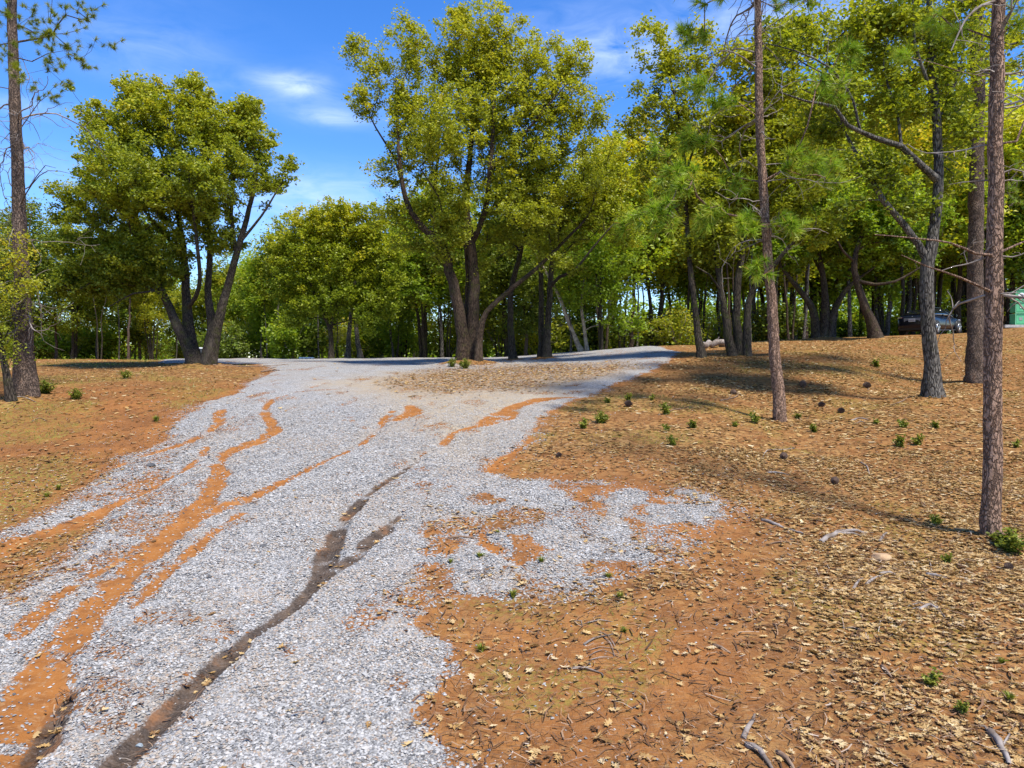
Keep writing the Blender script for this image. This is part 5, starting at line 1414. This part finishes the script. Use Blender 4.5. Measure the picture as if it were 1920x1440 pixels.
# ------------------------------------------------------------------ car
def sm(o, lvl=2):
    md = o.modifiers.new('sub', 'SUBSURF'); md.levels = lvl; md.render_levels = lvl; return o
def loft(name, secs, mat, parent, close=True, sub=2):
    """secs: list of rings (same count) of 3-D points"""
    m = len(secs); n = len(secs[0]); V = [p for s_ in secs for p in s_]
    me = bpy.data.meshes.new(name)
    Fq = [(i * n + j, i * n + (j + 1) % n, (i + 1) * n + (j + 1) % n, (i + 1) * n + j) for i in range(m - 1) for j in range(n)]
    if close: Fq += [tuple(range(n))[::-1], tuple((m - 1) * n + j for j in range(n))]
    me.from_pydata(V, [], Fq); me.materials.append(mat)
    for p in me.polygons: p.use_smooth = True
    o = bpy.data.objects.new(name, me); COL.objects.link(o); o.parent = parent
    bm = bmesh.new(); bm.from_mesh(me); bmesh.ops.recalc_face_normals(bm, faces=bm.faces); bm.to_mesh(me); bm.free()
    return sm(o, sub) if sub else o
def boxm(name, c, s_, mat, parent, bev=.01, rot=(0, 0, 0), smooth=False):
    bm = bmesh.new(); bmesh.ops.create_cube(bm, size=1)
    for v in bm.verts: v.co = Vector((v.co.x * s_[0], v.co.y * s_[1], v.co.z * s_[2]))
    if bev: bmesh.ops.bevel(bm, geom=bm.edges[:], offset=bev, segments=2, affect='EDGES')
    me = bpy.data.meshes.new(name); bm.to_mesh(me); bm.free(); me.materials.append(mat)
    o = bpy.data.objects.new(name, me); COL.objects.link(o); o.location = c; o.rotation_euler = rot; o.parent = parent; return o
def cyl(name, c, r, d, mat, parent, axis='Y', seg=32, bev=.0, r2=None):
    bm = bmesh.new(); bmesh.ops.create_cone(bm, cap_ends=True, segments=seg, radius1=r, radius2=r if r2 is None else r2, depth=d)
    if bev: bmesh.ops.bevel(bm, geom=[e for e in bm.edges if len(e.link_faces) == 2 and any(len(f.verts) > 4 for f in e.link_faces)], offset=bev, segments=3, affect='EDGES')
    if axis == 'Y': bmesh.ops.rotate(bm, verts=bm.verts, matrix=Matrix.Rotation(math.pi / 2, 3, 'X'))
    if axis == 'X': bmesh.ops.rotate(bm, verts=bm.verts, matrix=Matrix.Rotation(math.pi / 2, 3, 'Y'))
    me = bpy.data.meshes.new(name); bm.to_mesh(me); bm.free(); me.materials.append(mat)
    for p in me.polygons: p.use_smooth = len(p.vertices) == 4
    o = bpy.data.objects.new(name, me); COL.objects.link(o); o.location = c; o.parent = parent; return o

def car():
    paint = pbr('dark_blue_car_paint', (.004, .006, .014), .22, .0, coat=.2, spec=.25); glass = pbr('car_glass', (.008, .010, .012), .04, .0, coat=1.)
    black = pbr('black_trim', (.01, .01, .01), .5); rub = pbr('tyre_rubber', (.015, .015, .015), .8); alu = pbr('wheel_silver', (.55, .55, .56), .3, .8)
    red = pbr('tail_light_red', (.10, .006, .006), .15, coat=1.); white = pbr('plate_white', (.45, .47, .5), .5); lamp = pbr('headlight_clear', (.5, .52, .55), .1, coat=1.)
    Y = 40.2; px = 1743; x = (px - 960) / F * Y; z = float(base_z(x, Y))
    r = empty('parked_car', (x, Y, z + .02), 'dark blue parked sedan seen from behind on the crest, partly hidden by the grey oak', 'car', None, math.radians(38))
    f = Vector((math.cos(math.radians(38)), math.sin(math.radians(38)), 0))
    zf = float(base_z(x + f.x * 1.4, Y + f.y * 1.4)); zr = float(base_z(x - f.x * 1.4, Y - f.y * 1.4))
    r.rotation_euler = (0, -math.atan2(zf - zr, 2.8), math.radians(38)); r.location.z = (zf + zr) / 2 + .0
    S_ = [(-2.34, .42, .82, .60), (-2.27, .30, .98, .78), (-2.08, .24, 1.09, .87), (-1.6, .20, 1.05, .92), (-1.0, .18, 1.00, .93), (0, .17, .96, .93), (.9, .17, .95, .92),
          (1.4, .18, .90, .91), (1.9, .20, .80, .87), (2.2, .24, .70, .76), (2.34, .34, .58, .5)]
    secs = []
    for X, zb, zt, hw in S_:
        h = [(.0, zb), (.80, zb), (.97, zb + .10), (1.0, zb + (zt - zb) * .45), (.985, zb + (zt - zb) * .75), (.90, zt - .02), (.70, zt + .015), (.0, zt + .03)]
        ring = [(X, hw * a, b) for a, b in h] + [(X, -hw * a, b) for a, b in h[-2:0:-1]]
        secs.append(ring)
    loft('body', secs, paint, r)
    secs = []
    for X, zt, hb, ht, zb in [(-1.98, 1.10, .66, .60, 1.02), (-1.75, 1.17, .72, .62, 1.02), (-1.2, 1.33, .78, .60, .98), (-.6, 1.43, .81, .60, .95), (0, 1.455, .82, .61, .93), (.45, 1.41, .82, .60, .93), (.9, 1.24, .80, .60, .90), (1.3, 1.03, .74, .62, .88), (1.42, .94, .70, .6, .86)]:
        h = [(0, zb), (hb, zb), (hb * .985, zb + (zt - zb) * .35), (ht * 1.06, zb + (zt - zb) * .85), (ht * .9, zt - .012), (0, zt)]
        secs.append([(X, a, b) for a, b in h] + [(X, -a, b) for a, b in h[-2:0:-1]])
    loft('cabin_glass', secs, glass, r)
    for sy in (-1, 1):                                     # pillars and belt line in body colour
        for (xa, za, ya), (xb, zb, yb) in (((-.35, .98, .825), (-.30, 1.41, .635)), ((-1.62, 1.04, .77), (-1.0, 1.36, .62)), ((1.32, .97, .755), (.52, 1.39, .61))):
            V = []; wdt = .05
            for (q, h, w_) in ((xa, za, ya), (xb, zb, yb)):
                V += [(q - wdt, sy * (w_ + .012), h), (q + wdt, sy * (w_ + .012), h), (q + wdt, sy * (w_ - .03), h), (q - wdt, sy * (w_ - .03), h)]
            loft('pillar', [V[:4], V[4:]], paint, r, sub=0)
        wx = [(1.42, 'front'), (-1.45, 'rear')]
        for X, _ in wx:
            cyl('wheel_arch', (X, sy * .905, .36), .385, .06, black, r)
            w_ = cyl('wheel', (X, sy * .875, .335), .335, .22, rub, r, bev=.04)
            rim = cyl('rim', (0, sy * .098, 0), .235, .05, alu, w_, bev=.012)
            cyl('rim_well', (0, sy * .03, 0), .205, .02, black, rim, seg=24)
            for k in range(5):
                a = 2 * math.pi * k / 5 + .3
                for da in (-.13, .13):
                    boxm('spoke', (math.cos(a + da) * .115, sy * .034, math.sin(a + da) * .115), (.19, .03, .024), alu, rim, .004, (0, -(a + da * .4), 0))
            if X > 0: pass
        boxm('side_mirror', (.92, sy * .96, 1.0), (.13, .17, .11), paint, r, .03)
        boxm('side_skirt', (0, sy * .90, .20), (2.3, .05, .07), black, r, .01)
        for X in (-.72, .42): boxm('door_handle', (X, sy * .925, .82), (.18, .015, .022), black, r, .004)
        boxm('headlight', (2.08, sy * .70, .73), (.26, .18, .07), lamp, r, .03, (0, .25, sy * -.45))
        boxm('tail_light', (-2.20, sy * .66, .93), (.13, .34, .085), red, r, .03, (0, 0, sy * -.42))
        boxm('reflector', (-2.24, sy * .62, .48), (.03, .20, .035), red, r, .006, (0, 0, sy * -.4))
    boxm('rear_diffuser', (-2.22, 0, .31), (.16, 1.45, .16), black, r, .04)
    boxm('spoiler', (-2.10, 0, 1.115), (.16, 1.15, .022), black, r, .008, (0, .1, 0))
    pl = boxm('number_plate', (-2.345, 0, .78), (.015, .34, .16), white, r, .004)
    for k in range(6): boxm('plate_mark', (-.009, -.115 + .046 * k, -.005), (.003, .020, .06), black, pl, 0)
    boxm('rear_panel', (-2.315, 0, .80), (.03, .86, .20), pbr('grey_rear_panel', (.16, .18, .20), .3, coat=.5), r, .01)
    boxm('trunk_badge', (-2.295, 0, .985), (.02, .05, .05), alu, r, .004)
    boxm('roof_reflection_trim', (-.05, 0, 1.462), (.9, .9, .006), glass, r, .002)
car()

# green lockers
def lockers():
    green = pbr('green_painted_metal', (.08, .38, .17), .6, noise=(3., (.10, .44, .21))); green2 = pbr('pale_green_frame', (.20, .55, .30), .5)
    white = pbr('white_disc', (.75, .75, .75), .6); dark = pbr('dark_blue_hub', (.03, .04, .09), .5); grey = pbr('grey_label', (.25, .28, .24), .7); conc = pbr('concrete_slab', (.42, .40, .37), .9, noise=(8., (.3, .28, .26)))
    Y = 38.; x = (1896 - 960) / F * Y; z = float(base_z(x + 1, Y))
    s0 = boxm('concrete_slab', (x + 1.2, Y, z + .04), (4.2, 1.5, .16), conc, None, .02)
    tag(s0, 'pale concrete slab under the green storage boxes at the right edge', 'slab')
    r = empty('storage_box_rack', (x, Y, z + .12), 'bright green rack of stacked storage boxes with white round discs at the right edge', 'storage rack', None, math.radians(-8))
    cw = .56
    for k in range(5): boxm('post', (k * cw, -.33, .93), (.04, .04, 1.90), green2, r, .006)
    for h in (.02, .66, 1.26, 1.88): boxm('rail', (2 * cw, -.345, h), (4 * cw, .035, .035), green2, r, .004)
    for i, (h0, h1) in enumerate(((.04, .64), (.68, 1.24), (1.28, 1.85))):
        for k in range(4):
            b = boxm('storage_box', (k * cw + cw / 2, 0, (h0 + h1) / 2), (cw - .05, .62, h1 - h0 - .02), green, r, .03)
            boxm('lid', (0, -.005, (h1 - h0) / 2 - .05), (cw - .03, .65, .05), green2, b, .01)
            if i == 2 and k % 2 == 0:
                cyl('white_disc', (0, -.325, -.02), .17, .02, white, b); cyl('hub', (0, -.34, -.02), .045, .02, dark, b)
            elif i == 2: boxm('label_plate', (.0, -.32, .02), (.22, .01, .18), pbr('cream_label', (.6, .6, .45), .6), b, .002)
            elif i == 1: cyl('small_disc', (0, -.32, .0), .065, .02, white, b)
            elif k % 2 == 0: boxm('label_plate', (-.02, -.315, .0), (.17, .01, .16), grey, b, .002)
lockers()

# small things on the crest
def crest_things():
    white = pbr('white_painted_metal', (.75, .76, .76), .5); dk = pbr('dark_grey_plastic', (.05, .055, .06), .5); orange = pbr('terracotta_orange', (.42, .12, .04), .75, noise=(12., (.30, .08, .03)))
    Y = 30.5; q = P(374, 672, Y); z = float(base_z(q[0], Y))
    r = empty('utility_box', (q[0], Y, z), 'small dark utility box with white top seen between the stems of the broad oak', 'utility box')
    boxm('post', (0, 0, .12), (.14, .12, .26), white, r, .01); boxm('cabinet', (.03, 0, .36), (.27, .2, .24), dk, r, .015); boxm('lid', (-.04, 0, .515), (.42, .26, .06), white, r, .012)
    boxm('marking_plate', (.05, -.105, .36), (.05, .006, .09), white, r, .001)
    q = P(575, 674, 32.); z = float(base_z(q[0], 32.))
    r = empty('parking_kerb', (q[0], 32., z), 'low white concrete kerb block on the crest left of the rusty oak', 'kerb block')
    secs = [[(X, -.09, 0), (X, -.06, .11), (X, .06, .11), (X, .09, 0)] for X in (-.33, -.31, .31, .33)]
    loft('block', secs, white, r, sub=0)
    for X in (-.18, .18): cyl('bolt_hole', (X, -.08, .06), .018, .02, dk, r, 'Y', 12)
    q = P(899, 672, 27.); z = float(base_z(q[0], 27.))
    r = empty('clay_pot', (q[0], 27., z), 'orange terracotta drum standing on gravel right behind the mound oak', 'pot')
    cyl('drum', (0, 0, .12), .075, .24, orange, r, 'Z', 24, .006, .085); cyl('rim', (0, 0, .235), .095, .03, orange, r, 'Z', 24, .004)
    for h in (.07, .14): cyl('band', (0, 0, h), .083, .012, orange, r, 'Z', 24)
crest_things()
